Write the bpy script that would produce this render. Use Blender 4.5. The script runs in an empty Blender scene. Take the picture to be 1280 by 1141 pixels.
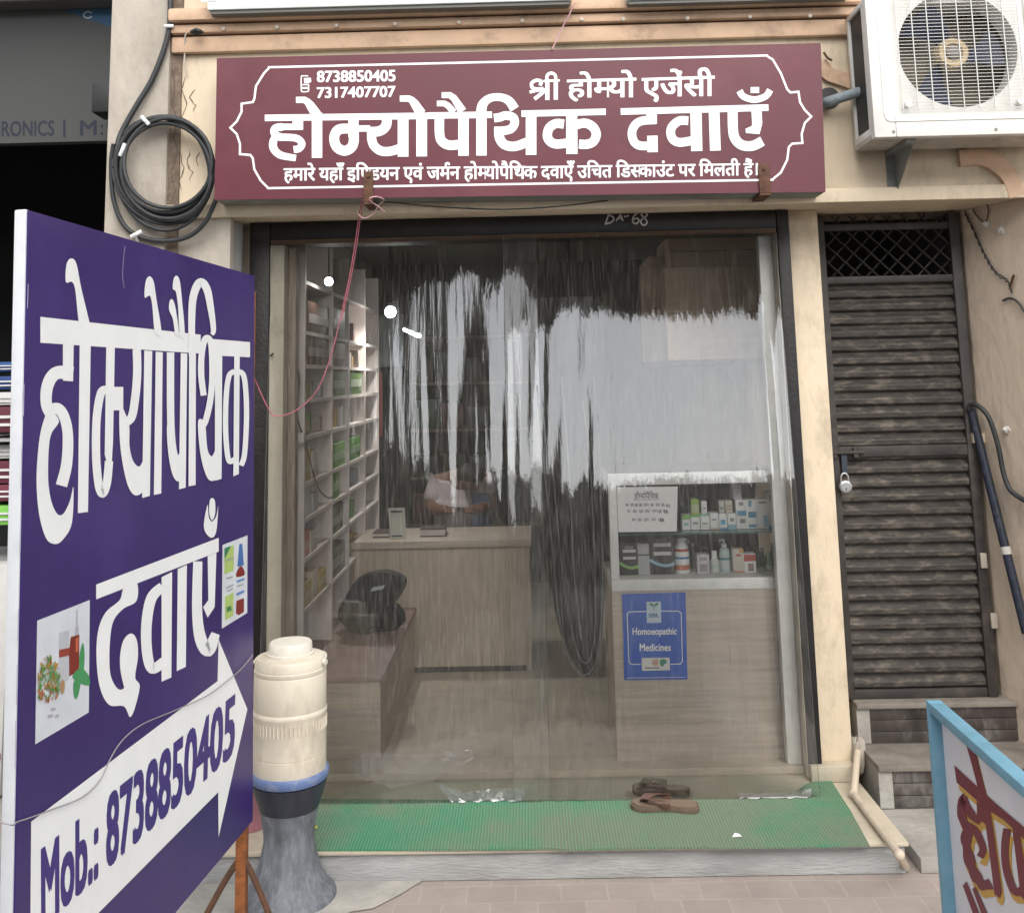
import bpy, bmesh, math, random
from mathutils import Vector, Matrix
from mathutils.geometry import tessellate_polygon
random.seed(7)
SC = bpy.context.scene
COL = SC.collection
PI = math.pi
R = math.radians
# ------------------------------------------------------------------ camera
F, CX, CY = 1282.0, 640.0, 288.0
CAM = Vector((0, -4.1, 1.69))
ROT = Matrix.Rotation(R(.8), 3, 'Z') @ Matrix.Rotation(R(98.2), 3, 'X') @ Matrix.Rotation(R(-1.29), 3, 'Z')
cd = bpy.data.cameras.new('camera')
cam = bpy.data.objects.new('camera', cd)
COL.objects.link(cam)
cam.matrix_world = Matrix.Translation(CAM) @ ROT.to_4x4()
cd.sensor_fit = 'HORIZONTAL'; cd.sensor_width = 36; cd.lens = F / 1280 * 36
cd.shift_y = -(570.5 - CY) / 1280
cd.clip_start = .05; cd.clip_end = 500
SC.camera = cam
# ------------------------------------------------------------------ world, sun, exposure
SUN_EL, SUN_AZ = 44, 168          # azimuth clockwise from +Y
w = bpy.data.worlds.new('World'); SC.world = w; w.use_nodes = True
nt = w.node_tree
sky = nt.nodes.new('ShaderNodeTexSky'); sky.sky_type = 'NISHITA'; sky.sun_disc = False
sky.sun_elevation = R(SUN_EL); sky.sun_rotation = R(SUN_AZ)
sky.air_density = .8; sky.dust_density = .8; sky.ozone_density = 2.0
hs = nt.nodes.new('ShaderNodeHueSaturation'); hs.inputs['Saturation'].default_value = .18   # overcast haze
nt.links.new(sky.outputs[0], hs.inputs['Color']); nt.links.new(hs.outputs[0], nt.nodes['Background'].inputs[0])
nt.nodes['Background'].inputs[1].default_value = .15
sl = bpy.data.lights.new('sun', 'SUN'); sl.energy = 1.5; sl.angle = R(60); sl.color = (1, .94, .84)
so = bpy.data.objects.new('sun', sl); COL.objects.link(so)
sd = Vector((math.sin(R(SUN_AZ)) * math.cos(R(SUN_EL)), math.cos(R(SUN_AZ)) * math.cos(R(SUN_EL)), math.sin(R(SUN_EL))))
so.rotation_euler = sd.to_track_quat('Z', 'Y').to_euler()
so.location = (0, -10, 12)
SC.view_settings.view_transform = 'Standard'; SC.view_settings.look = 'None'
SC.view_settings.exposure = 1.25; SC.view_settings.gamma = 1
SC.cycles.max_bounces = 10; SC.cycles.transparent_max_bounces = 24
SC.cycles.sample_clamp_indirect = 4
# ------------------------------------------------------------------ pixel -> place helpers (photo is 1280 wide)
def ray(px, py):
    return ROT @ Vector(((px - CX) / F, -(py - CY) / F, -1))
def at(px, py, Y):
    d = ray(px, py); return CAM + d * ((Y - CAM.y) / d.y)
def atz(px, py, Z):
    d = ray(px, py); return CAM + d * ((Z - CAM.z) / d.z)
def atx(px, py, X):
    d = ray(px, py); return CAM + d * ((X - CAM.x) / d.x)
class Plane:
    def __init__(s, p, n): s.p = Vector(p); s.n = Vector(n).normalized()
    def pt(s, px, py, lift=0):
        d = ray(px, py); t = (s.p - CAM).dot(s.n) / d.dot(s.n)
        return CAM + d * t + s.n * lift
# ------------------------------------------------------------------ materials
MATS = {}
def mat(name, col, rough=.6, metal=0, var=.12, scale=6, bump=0, bscale=60, dirt=None, stretch=(1, 1, 1), spec=.5, coat=0, fine=.5):
    """noise-varied Principled surface; dirt = (colour, amount 0..1, scale)"""
    if name in MATS: return MATS[name]
    m = bpy.data.materials.new(name); m.use_nodes = True; MATS[name] = m
    t = m.node_tree; N = t.nodes; L = t.links
    b = N['Principled BSDF']
    b.inputs['Roughness'].default_value = rough; b.inputs['Metallic'].default_value = metal
    b.inputs['Specular IOR Level'].default_value = spec
    if coat: b.inputs['Coat Weight'].default_value = coat
    tc = N.new('ShaderNodeTexCoord'); mp = N.new('ShaderNodeMapping'); mp.inputs['Scale'].default_value = stretch
    L.new(tc.outputs['Object'], mp.inputs[0])
    nz = N.new('ShaderNodeTexNoise'); nz.inputs['Scale'].default_value = scale; nz.inputs['Detail'].default_value = 6
    nz.inputs['Roughness'].default_value = .6
    L.new(mp.outputs[0], nz.inputs[0])
    mx = N.new('ShaderNodeMix'); mx.data_type = 'RGBA'
    rmp = N.new('ShaderNodeMapRange'); rmp.inputs[1].default_value = .3; rmp.inputs[2].default_value = .7
    L.new(nz.outputs[0], rmp.inputs[0]); L.new(rmp.outputs[0], mx.inputs[0])
    mx.inputs[6].default_value = (*[c * (1 - var) for c in col], 1)
    mx.inputs[7].default_value = (*[min(1, c * (1 + var)) for c in col], 1)
    out = mx.outputs[2]
    if dirt:
        dc, da, ds = dirt
        n2 = N.new('ShaderNodeTexNoise'); n2.inputs['Scale'].default_value = ds; n2.inputs['Detail'].default_value = 9
        n2.inputs['Roughness'].default_value = .7
        L.new(mp.outputs[0], n2.inputs[0])
        r2 = N.new('ShaderNodeMapRange'); r2.inputs[1].default_value = .5; r2.inputs[2].default_value = .72; r2.inputs[4].default_value = da
        L.new(n2.outputs[0], r2.inputs[0])
        m2 = N.new('ShaderNodeMix'); m2.data_type = 'RGBA'
        L.new(r2.outputs[0], m2.inputs[0]); L.new(out, m2.inputs[6]); m2.inputs[7].default_value = (*dc, 1)
        out = m2.outputs[2]
    L.new(out, b.inputs['Base Color'])
    rr = N.new('ShaderNodeMapRange'); rr.inputs[3].default_value = max(.02, rough - .1); rr.inputs[4].default_value = min(1, rough + .12)
    L.new(nz.outputs[0], rr.inputs[0]); L.new(rr.outputs[0], b.inputs['Roughness'])
    if bump:
        n3 = N.new('ShaderNodeTexNoise'); n3.inputs['Scale'].default_value = bscale; n3.inputs['Detail'].default_value = 5
        L.new(mp.outputs[0], n3.inputs[0])
        bp = N.new('ShaderNodeBump'); bp.inputs['Strength'].default_value = bump; bp.inputs['Distance'].default_value = .01
        L.new(n3.outputs[0], bp.inputs['Height']); L.new(bp.outputs[0], b.inputs['Normal'])
    return m
def emis(name, col, s):
    m = bpy.data.materials.new(name); m.use_nodes = True
    b = m.node_tree.nodes['Principled BSDF']; b.inputs['Emission Color'].default_value = (*col, 1)
    b.inputs['Emission Strength'].default_value = s
    return m
CREAM = mat('cream_paint', (.66, .55, .41), .75, var=.10, scale=2.6, bump=.35, bscale=45, dirt=((.34, .28, .21), .75, 4.5), stretch=(1, 1, .4))
CREAM2 = mat('cream_paint_pilaster', (.70, .59, .44), .7, var=.08, scale=3, bump=.3, bscale=40, dirt=((.34, .27, .2), .65, 8), stretch=(1, 1, .5))
PEACH = mat('peach_paint', (.60, .41, .28), .7, var=.12, scale=5, bump=.25, bscale=40, dirt=((.28, .2, .14), .7, 8))
TANWALL = mat('stained_beige_wall', (.56, .46, .36), .8, var=.14, scale=3, bump=.45, bscale=30, dirt=((.27, .22, .18), .75, 6), stretch=(1, 1, .5))
CONC = mat('weathered_concrete', (.40, .36, .31), .9, var=.2, scale=5, bump=.6, bscale=30, dirt=((.24, .19, .15), .7, 3), stretch=(1, 1, .5))
CEM = mat('grey_cement', (.33, .315, .29), .9, var=.18, scale=7, bump=.5, bscale=40, dirt=((.5, .49, .46), .6, 6))
MAROON = mat('maroon_flex', (.098, .012, .024), .42, var=.12, scale=3, dirt=((.145, .035, .05), .55, 2.2))
WHITEV = mat('white_vinyl', (.84, .86, .86), .5, var=.03, scale=10)
GALV = mat('galvanised_sheet', (.22, .23, .22), .55, metal=.3, var=.2, scale=8, dirt=((.1, .1, .09), .5, 5))
RUST = mat('rusty_iron', (.10, .045, .025), .8, var=.4, scale=30, bump=.4, bscale=120)
RUSTLEG = mat('rust_orange_iron', (.28, .095, .028), .75, var=.35, scale=25, bump=.4, bscale=90, dirt=((.1, .04, .02), .7, 18))
BLACKF = mat('black_frame_paint', (.010, .009, .010), .5, var=.35, scale=9, bump=.2, bscale=60, dirt=((.03, .026, .025), .6, 12))
PVCW = mat('cream_frame', (.60, .55, .45), .55, var=.1, scale=6, dirt=((.3, .25, .2), .5, 8))
WOODF = mat('weathered_wood_strip', (.33, .26, .20), .7, var=.3, scale=14, stretch=(6, 6, .5), bump=.3, bscale=40)
ALU = mat('aluminium', (.74, .75, .74), .4, metal=.1, var=.08, scale=12, dirt=((.5, .5, .48), .4, 20))
BATTEN = mat('brown_batten', (.17, .095, .055), .7, var=.3, scale=15, stretch=(.5, 1, 4))
PURPLE = mat('purple_flex', (.043, .023, .14), .33, var=.12, scale=2.5, bump=.5, bscale=2.6, dirt=((.075, .045, .21), .5, 3))
PURTX = mat('purple_print', (.05, .03, .19), .45, var=.05)
WEDGE = mat('white_flex_edge', (.70, .72, .76), .55, var=.08, scale=10, dirt=((.45, .45, .47), .5, 10))
JUG = mat('ivory_plastic', (.66, .60, .49), .45, var=.07, scale=6, dirt=((.40, .33, .25), .75, 9), bump=.08, stretch=(1, 1, .5))
JUGL = mat('ivory_lid', (.70, .66, .58), .45, var=.06, scale=8, dirt=((.48, .42, .34), .5, 9))
BASIN = mat('blue_rim_plastic', (.12, .18, .36), .5, var=.2, scale=14, dirt=((.34, .36, .42), .85, 16))
STOOL = mat('scuffed_blue_grey_plastic', (.135, .148, .17), .6, var=.35, scale=30, stretch=(1, 1, .35), dirt=((.25, .26, .28), .7, 60), bump=.3)
STOOLD = mat('dark_blue_plastic', (.03, .034, .05), .5, var=.4, scale=14, stretch=(1, 1, .4))
WIRE = mat('black_cable', (.028, .03, .033), .5, var=.3, scale=20)
TIE = mat('white_tie', (.75, .76, .76), .5)
ACW = mat('ac_white', (.70, .69, .655), .4, var=.03, scale=4, dirt=((.5, .46, .40), .35, 5))
ACG = mat('ac_grille_white', (.62, .62, .60), .45, var=.04)
NAVY = mat('ac_fan_navy', (.015, .02, .05), .5, var=.2)
TAN = mat('ac_tan', (.19, .16, .115), .7, var=.2, scale=10, dirt=((.2, .15, .1), .5, 6))
HUB = mat('ac_hub', (.50, .38, .22), .6, var=.15, scale=12)
COIL = mat('ac_coil', (.025, .03, .035), .5, metal=.3, var=.3, scale=3, stretch=(1, 60, 60))
LAM = mat('wood_laminate', (.48, .405, .325), .45, var=.17, scale=5, stretch=(14, 14, .8), dirt=((.21, .165, .13), .5, 4))
LAMH = mat('wood_laminate_horizontal', (.48, .41, .345), .45, var=.15, scale=5, stretch=(.7, 12, 12), dirt=((.22, .18, .145), .5, 4))
BENCHTOP = mat('mauve_bench_top', (.32, .22, .21), .6, var=.2, scale=9, bump=.15)
TILE = mat('shop_floor_tile', (.58, .52, .43), .35, var=.12, scale=3, dirt=((.25, .21, .17), .5, 5))
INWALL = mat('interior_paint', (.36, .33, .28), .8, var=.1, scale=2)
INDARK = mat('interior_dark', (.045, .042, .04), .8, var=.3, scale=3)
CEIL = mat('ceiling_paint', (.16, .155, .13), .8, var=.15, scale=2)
SHELF = mat('pinkish_shelf_board', (.66, .60, .575), .55, var=.08, scale=6)
TEAL = mat('green_mat', (.03, .22, .10), .6)
MARB = mat('cream_stone', (.53, .47, .37), .5, var=.12, scale=5, bump=.1, dirt=((.33, .29, .24), .6, 6))
KERBS = mat('grey_kerb_face', (.38, .385, .385), .85, var=.22, scale=6, stretch=(.5, 1, 2.5), bump=.4, dirt=((.2, .2, .2), .6, 7))
DTILE = mat('dark_riser_tile', (.055, .045, .04), .3, var=.45, scale=12, dirt=((.33, .31, .29), .85, 7), stretch=(1, 1, .4))
TREAD = mat('worn_stone_tread', (.21, .185, .16), .7, var=.25, scale=8, bump=.3, dirt=((.33, .31, .28), .5, 5))
SHUT = mat('dusty_dark_steel', (.043, .037, .032), .6, metal=.1, var=.4, scale=13, stretch=(1, 1, 3), dirt=((.21, .18, .145), .85, 11), bump=.3, bscale=40)
SHUTF = mat('dark_door_frame_steel', (.035, .03, .028), .55, var=.3, scale=15, dirt=((.12, .1, .085), .6, 9))
STEEL = mat('padlock_steel', (.50, .51, .52), .35, metal=.8, var=.1, scale=30)
PIPEC = mat('cream_pvc_pipe', (.56, .48, .38), .5, var=.1, scale=12, dirt=((.35, .28, .2), .6, 14))
PIPEG = mat('grey_pvc_pipe', (.30, .31, .31), .5, var=.12, scale=6, dirt=((.2, .18, .16), .5, 6))
BLUEP = mat('navy_painted_pole', (.014, .019, .036), .45, var=.3, scale=16, dirt=((.10, .11, .13), .5, 22))
BLUEF = mat('sky_blue_enamel', (.17, .36, .48), .45, var=.12, scale=12, bump=.15, bscale=40, dirt=((.3, .45, .55), .5, 9))
SIGNW = mat('off_white_sign', (.74, .73, .76), .55, var=.05, scale=6)
SANDAL = mat('brown_sandal', (.13, .09, .065), .7, var=.2, scale=20)
SANDALS = mat('sandal_strap', (.10, .05, .035), .5, var=.2, scale=20)
STRING = mat('pink_string', (.42, .12, .16), .8, var=.3, scale=60)
PAPER = mat('white_paper', (.86, .85, .87), .7, var=.03)
INK = mat('print_ink', (.05, .05, .06), .6)
POSTER = mat('blue_poster', (.008, .095, .50), .35, var=.08, scale=6)
BLACKB = mat('black_fabric', (.010, .011, .014), .7, var=.4, scale=14)
def simple(c, rough=.5, var=.08): return mat('colour_%03d_%03d_%03d' % tuple(int(x * 100) for x in c), c, rough, var=var, scale=12)
# ------------------------------------------------------------------ mesh helper
class MB:
    def __init__(s): s.v = []; s.f = []; s.mi = []; s.cur = 0
    def add(s, vs, fs):
        n = len(s.v); s.v += [Vector(v) for v in vs]
        for f in fs: s.f.append([n + i for i in f]); s.mi.append(s.cur)
        return s
    def box(s, x0, x1, y0, y1, z0, z1):
        x0, x1 = sorted((x0, x1)); y0, y1 = sorted((y0, y1)); z0, z1 = sorted((z0, z1))
        return s.add([(x, y, z) for z in (z0, z1) for y in (y0, y1) for x in (x0, x1)],
                     [(0, 2, 3, 1), (4, 5, 7, 6), (0, 1, 5, 4), (2, 6, 7, 3), (0, 4, 6, 2), (1, 3, 7, 5)])
    def hexa(s, q0, q1):
        """two quads (same winding) joined into a block"""
        return s.add(list(q0) + list(q1), [(3, 2, 1, 0), (4, 5, 6, 7)] + [(i, (i + 1) % 4, (i + 1) % 4 + 4, i + 4) for i in range(4)])
    def quad(s, *p): return s.add(p, [(0, 1, 2, 3)])
    def poly(s, pts):
        pts = [Vector(p) for p in pts]
        return s.add(pts, [t for t in tessellate_polygon([pts])])
    def prism(s, pts, off):
        pts = [Vector(p) for p in pts]; off = Vector(off); n = len(pts)
        tr = tessellate_polygon([pts])
        s.add(pts + [p + off for p in pts], [tuple(t) for t in tr] + [tuple(i + n for i in reversed(t)) for t in tr] +
              [(i, (i + 1) % n, (i + 1) % n + n, i + n) for i in range(n)])
        return s
    def tube(s, path, r, n=8, closed=False):
        path = [Vector(p) for p in path]; m = len(path)
        rs = r if isinstance(r, (list, tuple)) else [r] * m
        vs = []; up = None
        for i, p in enumerate(path):
            a = path[(i - 1) % m] if closed or i > 0 else p
            b = path[(i + 1) % m] if closed or i < m - 1 else p
            t = (b - a).normalized()
            if up is None:
                up = t.orthogonal().normalized()
            up = (up - t * up.dot(t))
            if up.length < 1e-6: up = t.orthogonal()
            up.normalize(); q = t.cross(up)
            for k in range(n):
                an = 2 * PI * k / n
                vs.append(p + (up * math.cos(an) + q * math.sin(an)) * rs[i])
        fs = []
        for i in range(m if closed else m - 1):
            j = (i + 1) % m
            for k in range(n):
                l = (k + 1) % n
                fs.append((i * n + k, i * n + l, j * n + l, j * n + k))
        if not closed:
            fs.append(tuple(reversed(range(n)))); fs.append(tuple((m - 1) * n + k for k in range(n)))
        return s.add(vs, fs)
    def lathe(s, prof, c, n=40, cap=True):
        c = Vector(c); vs = []
        for r, z in prof:
            for k in range(n):
                a = 2 * PI * k / n; vs.append(c + Vector((r * math.cos(a), r * math.sin(a), z)))
        fs = [(i * n + k, i * n + (k + 1) % n, (i + 1) * n + (k + 1) % n, (i + 1) * n + k) for i in range(len(prof) - 1) for k in range(n)]
        if cap: fs.append(tuple(reversed(range(n)))); fs.append(tuple((len(prof) - 1) * n + k for k in range(n)))
        return s.add(vs, fs)
    def build(s, name, m, parent=None, smooth=None, bevel=0, kind=None):
        org = Vector((0, 0, 0))
        p = parent
        while p is not None: org += p.location; p = p.parent
        me = bpy.data.meshes.new(name)
        me.from_pydata([v - org for v in s.v], [], s.f)
        for x in (m if isinstance(m, (list, tuple)) else [m]): me.materials.append(x)
        if isinstance(m, (list, tuple)): me.polygons.foreach_set('material_index', s.mi)
        if smooth or bevel:
            bm = bmesh.new(); bm.from_mesh(me)
            if bevel:
                bmesh.ops.recalc_face_normals(bm, faces=bm.faces)
                ed = [e for e in bm.edges if len(e.link_faces) == 2 and e.calc_face_angle(0) > R(40)]
                bmesh.ops.bevel(bm, geom=ed, offset=bevel, segments=2, affect='EDGES', profile=.6, clamp_overlap=True)
            bm.to_mesh(me); bm.free()
            me.shade_smooth(); me.set_sharp_from_angle(angle=R(smooth or 35))
        me.update()
        o = bpy.data.objects.new(name, me); COL.objects.link(o)
        if parent is not None: o.parent = parent
        if kind: o['kind'] = kind
        return o
def tag(o, label, cat, group=None):
    o['label'] = label; o['category'] = cat
    if group: o['group'] = group
    return o
def thing(name, label, cat, loc, group=None):
    o = bpy.data.objects.new(name, None); COL.objects.link(o); o.empty_display_size = .05
    o.location = loc; return tag(o, label, cat, group)
def catmull(p, n=8, closed=False):
    p = [Vector(q) for q in p]; out = []; m = len(p)
    for i in range(m if closed else m - 1):
        g = lambda k: p[k % m] if closed else p[max(0, min(m - 1, k))]
        a, b, c, d = g(i - 1), g(i), g(i + 1), g(i + 2)
        for j in range(n):
            t = j / n
            out.append(.5 * ((2 * b) + (c - a) * t + (2 * a - 5 * b + 4 * c - d) * t * t + (3 * b - a - 3 * c + d) * t ** 3))
    if not closed: out.append(p[-1])
    return out
def ribbon(pts, wd):
    """2D outline left/right points of a stroke of width wd (number or per-point list)"""
    pts = [Vector((p[0], p[1])) for p in pts]; l = []; r = []
    m = len(pts)
    for i, p in enumerate(pts):
        d1 = (p - pts[i - 1]).normalized() if i else None
        d2 = (pts[i + 1] - p).normalized() if i < m - 1 else None
        if d1 is None: d1 = d2
        if d2 is None: d2 = d1
        t = d1 + d2
        t = t.normalized() if t.length > 1e-6 else d1
        nn = Vector((-t.y, t.x)); k = 1 / max(.5, nn.dot(Vector((-d1.y, d1.x))))
        ww = wd
        if isinstance(wd, (list, tuple)):
            f_ = i / (m - 1) * (len(wd) - 1); i0 = min(len(wd) - 2, int(f_)); ww = wd[i0] + (wd[i0 + 1] - wd[i0]) * (f_ - i0)
        l.append(p + nn * ww * .5 * k); r.append(p - nn * ww * .5 * k)
    return l, r
LIFT = .00025; LK = .3
def trace(mb, pl, org, sc, items, lift=.002):
    """strokes ('s' straight, 'c' curved: width, points) and filled outlines ('p' straight, 'q' curved) in zoomed-photo coordinates, laid on a real plane"""
    lift *= LK
    for it in items:
        k = it[0]
        if k in 'sc':
            pts = it[2]
            if k == 'c': pts = [(q.x, q.y) for q in catmull([(a, b, 0) for a, b in pts], 6)]
            l, r = ribbon(pts, it[1])
            P = lambda q: pl.pt(org[0] + q.x / sc, org[1] + q.y / sc, lift)
            vs = [P(q) for q in l] + [P(q) for q in r]; m = len(l)
            mb.add(vs, [(i, i + 1, m + i + 1, m + i) for i in range(m - 1)])
        else:
            pts = it[1]
            if k == 'q': pts = [(q.x, q.y) for q in catmull([(a, b, 0) for a, b in pts], 5, True)]
            mb.poly([pl.pt(org[0] + a / sc, org[1] + b / sc, lift) for a, b in pts])
        lift += LIFT * LK
    return mb
# ---- letters from Blender's own built-in font
_G = {}
def glyph(s, bold=0):
    key = (s, bold)
    if key in _G: return _G[key]
    def tris(body):
        c = bpy.data.curves.new('tmp', 'FONT'); c.body = body; c.offset = bold; c.resolution_u = 3
        o = bpy.data.objects.new('tmp', c); COL.objects.link(o); bpy.context.view_layer.update()
        me = o.evaluated_get(bpy.context.evaluated_depsgraph_get()).to_mesh()
        me.calc_loop_triangles()
        t = [[(me.vertices[i].co.x, me.vertices[i].co.y) for i in lt.vertices] for lt in me.loop_triangles]
        bpy.data.objects.remove(o); bpy.data.curves.remove(c)
        return t
    t = tris(s)
    mx = lambda q: max(p[0] for tr in q for p in tr)
    adv = mx(tris(s + 'I')) - mx(tris('I'))
    adv = .273 if s == 'ि' else adv
    _G[key] = (t, adv); return _G[key]
def clipx(tr, xc):
    out = []
    for t in tr:
        poly = []
        for i in range(3):
            a, b = t[i], t[(i + 1) % 3]
            if a[0] <= xc: poly.append(a)
            if (a[0] <= xc) != (b[0] <= xc):
                k = (xc - a[0]) / (b[0] - a[0]); poly.append((xc, a[1] + (b[1] - a[1]) * k))
        for i in range(1, len(poly) - 1): out.append([poly[0], poly[i], poly[i + 1]])
    return out
def layout(tokens, bold):
    """Devanagari in visual order; '~X' half form, '^' reph, ' ' space. returns [(list of tris)] per glyph and width"""
    x = 0; out = []
    for tk in tokens:
        if tk == ' ': x += .26; continue
        if tk == '^':
            pts = [(x - .16 + .10 * math.cos(a), .72 + .10 * math.sin(a)) for a in [PI * (1.15 - k * .14) for k in range(9)]]
            l, r = ribbon(pts, .07)
            out.append([t for i in range(8) for t in ([l[i], l[i + 1], r[i + 1]], [l[i], r[i + 1], r[i]])]); continue
        if tk[0] == '~':
            t, adv = glyph(tk[1], bold); xc = adv - .155
            out.append([[(p[0] + x, p[1]) for p in q] for q in clipx(t, xc)]); x += xc - .02; continue
        t, adv = glyph(tk, bold)
        out.append([[(p[0] + x, p[1]) for p in q] for q in t]); x += adv
    return out, x
def quadmap(q, u, v):
    a = Vector(q[0]).lerp(Vector(q[1]), u) if 0 else Vector(q[0]) * (1 - u) + Vector(q[1]) * u
    b = Vector(q[3]) * (1 - u) + Vector(q[2]) * u
    return a * v + b * (1 - v)
def shifts(b): return [(0, 0), (b, b * .6), (-b, b * .6), (b, -b * .6), (-b, -b * .6)] if b else [(0, 0)]
def deva(mb, pl, quad, tokens, bold=.018, lift=.002):
    """quad: pixels of the head-line's left & right end, then the base line's right & left end"""
    g, wd = layout(tokens, 0); lift *= LK
    for k, (dx, dy) in enumerate(shifts(bold)):
        for gi, tr in enumerate(g):
            l = lift + (k * 3 + gi % 3) * .00003
            for t in tr:
                ps = []
                for p in t:
                    q = quadmap(quad, (p[0] + dx) / wd, (p[1] + dy) / .622); ps.append(pl.pt(q.x, q.y, l))
                mb.add(ps, [(0, 1, 2)])
    return mb
def latin(mb, pl, quad, s, bold=.015, lift=.002):
    t, _ = glyph(s, 0); lift *= LK
    xs = [p[0] for q in t for p in q]; x0, x1 = min(xs) - bold, max(xs) + bold
    H = [p[1] for q in glyph('H' if any(c.isalpha() for c in s) else '1', 0)[0] for p in q]; y0, y1 = min(H) - bold * .6, max(H) + bold * .6
    for k, (dx, dy) in enumerate(shifts(bold)):
        for q in t:
            ps = []
            for p in q:
                c = quadmap(quad, (p[0] + dx - x0) / (x1 - x0), (p[1] + dy - y0) / (y1 - y0)); ps.append(pl.pt(c.x, c.y, lift + k * .00003))
            mb.add(ps, [(0, 1, 2)])
    return mb
# ================================================================== THE SETTING
def brick_mat(name, c1, c2, mortar, bw, rh, ms, dirt):
    m = mat(name, c1, .75, var=.15, scale=3, bump=.25, bscale=50, dirt=dirt)
    t = m.node_tree; N = t.nodes; L = t.links; b = N['Principled BSDF']
    prev = b.inputs['Base Color'].links[0].from_socket
    tc = N.new('ShaderNodeTexCoord'); nz = N.new('ShaderNodeTexNoise'); nz.inputs['Scale'].default_value = 3
    va = N.new('ShaderNodeVectorMath'); va.operation = 'MULTIPLY_ADD'; va.inputs[1].default_value = (.035, .035, 0)
    L.new(tc.outputs['Object'], nz.inputs[0]); L.new(nz.outputs['Color'], va.inputs[0]); L.new(tc.outputs['Object'], va.inputs[2])
    br = N.new('ShaderNodeTexBrick'); L.new(va.outputs[0], br.inputs[0])
    br.inputs['Color1'].default_value = (*c1, 1); br.inputs['Color2'].default_value = (*c2, 1); br.inputs['Mortar'].default_value = (*mortar, 1)
    br.inputs['Scale'].default_value = 1; br.inputs['Brick Width'].default_value = bw; br.inputs['Row Height'].default_value = rh
    br.inputs['Mortar Size'].default_value = ms; br.inputs['Mortar Smooth'].default_value = .3
    mx = N.new('ShaderNodeMix'); mx.data_type = 'RGBA'; mx.blend_type = 'MIX'; mx.inputs[0].default_value = .55
    L.new(br.outputs['Color'], mx.inputs[6]); L.new(prev, mx.inputs[7]); L.new(mx.outputs[2], b.inputs['Base Color'])
    return m
PAVE = brick_mat('pink_stone_paving', (.35, .295, .265), (.27, .235, .215), (.40, .36, .33), .155, .115, .0032, ((.22, .19, .17), .75, 4))
ASPH = mat('road_asphalt', (.055, .054, .052), .9, var=.2, scale=3, bump=.5, bscale=90)
MB().quad((-80, -90, -.12), (80, -90, -.12), (80, 30, -.12), (-80, 30, -.12)).build('ground', ASPH, kind='structure')
MB().box(-30, 30, -2.3, .2, -.118, 0).build('pavement', PAVE, kind='structure')
MB().quad((-30, -26, -.114), (30, -26, -.114), (30, -2.35, -.114), (-30, -2.35, -.114)).build('road', ASPH, kind='structure')
ap = MB().add([(-2.6, -1.35, .004), (-1.0, -.80, .004), (-.80, -.66, .004), (-.70, -.64, .004), (-.62, -.53, .004), (-.55, -.51, .004), (-.47, -.42, .004), (-.43, -.36, .004), (-.40, -.32, .004), (-.40, .1, .004), (-2.6, .1, .004)], [tuple(range(11))])
ap.build('cement_apron', mat('apron_cement', (.36, .35, .325), .9, var=.2, scale=5, bump=.4, dirt=((.48, .44, .40), .6, 5)), kind='structure')
# ------------------------------------------------------------------ shop building
YF = .24                                   # plane of the shop front under the beam
ZS = 2.372                                 # soffit of the beam
shop = thing('shop_building', 'cream painted shop building with peach cornice and a wide open front under a beam', 'shop building', (0, .3, 0))
MB().box(-1.47, 6, 0, .6, ZS, 5.2).build('front_beam', CREAM, shop)
fb = MB(); fb.box(-1.46, 5.5, -.018, -.001, ZS - .012, ZS + .045); fb.build('beam_edge', CREAM2, shop, bevel=.006)
zc = at(640, 54, 0).z
c = MB()
for z0, z1, y in ((zc - .015, zc + .055, -.035), (zc + .062, zc + .10, -.055), (zc + .106, zc + .16, -.085)):
    c.box(-1.45, 5.5, y, -.001, z0, z1)
c.build('cornice', PEACH, shop, bevel=.012)
pl0 = at(985, 500, YF).x + .005
xl_black0 = at(312, 500, YF).x; xr_black1 = at(1003, 600, YF).x
xdl = at(1041, 560, YF).x
MB().box(xr_black1, xdl, YF, 1.2, 0, ZS).build('pilaster', CREAM2, shop, bevel=.008)
xp = at(272, 300, .1).x
MB().box(xp - .3, xp, .06, .8, 0, ZS).build('side_pier', CREAM2, shop, bevel=.006)
MB().box(xp, xl_black0 - .012, YF + .06, .9, 0, ZS).build('recess_wall', TANWALL, shop)
XDR = 1.895
rw = MB()
rw.prism([(XDR, .42, 0), (XDR + .005, .36, 0), (2.08, -.02, 0), (2.35, -.6, 0), (6, -.6, 0), (6, .42, 0)], (0, 0, ZS - .001))
rw.build('right_splayed_wall', TANWALL, shop)
# interior shell
XL, XR, YB = -1.27, 1.14, 4.2
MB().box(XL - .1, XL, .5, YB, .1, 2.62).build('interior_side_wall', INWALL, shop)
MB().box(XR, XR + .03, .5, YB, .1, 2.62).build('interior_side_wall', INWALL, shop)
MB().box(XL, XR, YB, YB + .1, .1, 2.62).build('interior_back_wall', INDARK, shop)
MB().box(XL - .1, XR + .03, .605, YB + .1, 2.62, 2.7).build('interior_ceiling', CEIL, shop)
MB().quad((XL, .33, .112), (XR, .33, .112), (XR, YB, .112), (XL, YB, .112)).build('floor', TILE, kind='structure')
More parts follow.
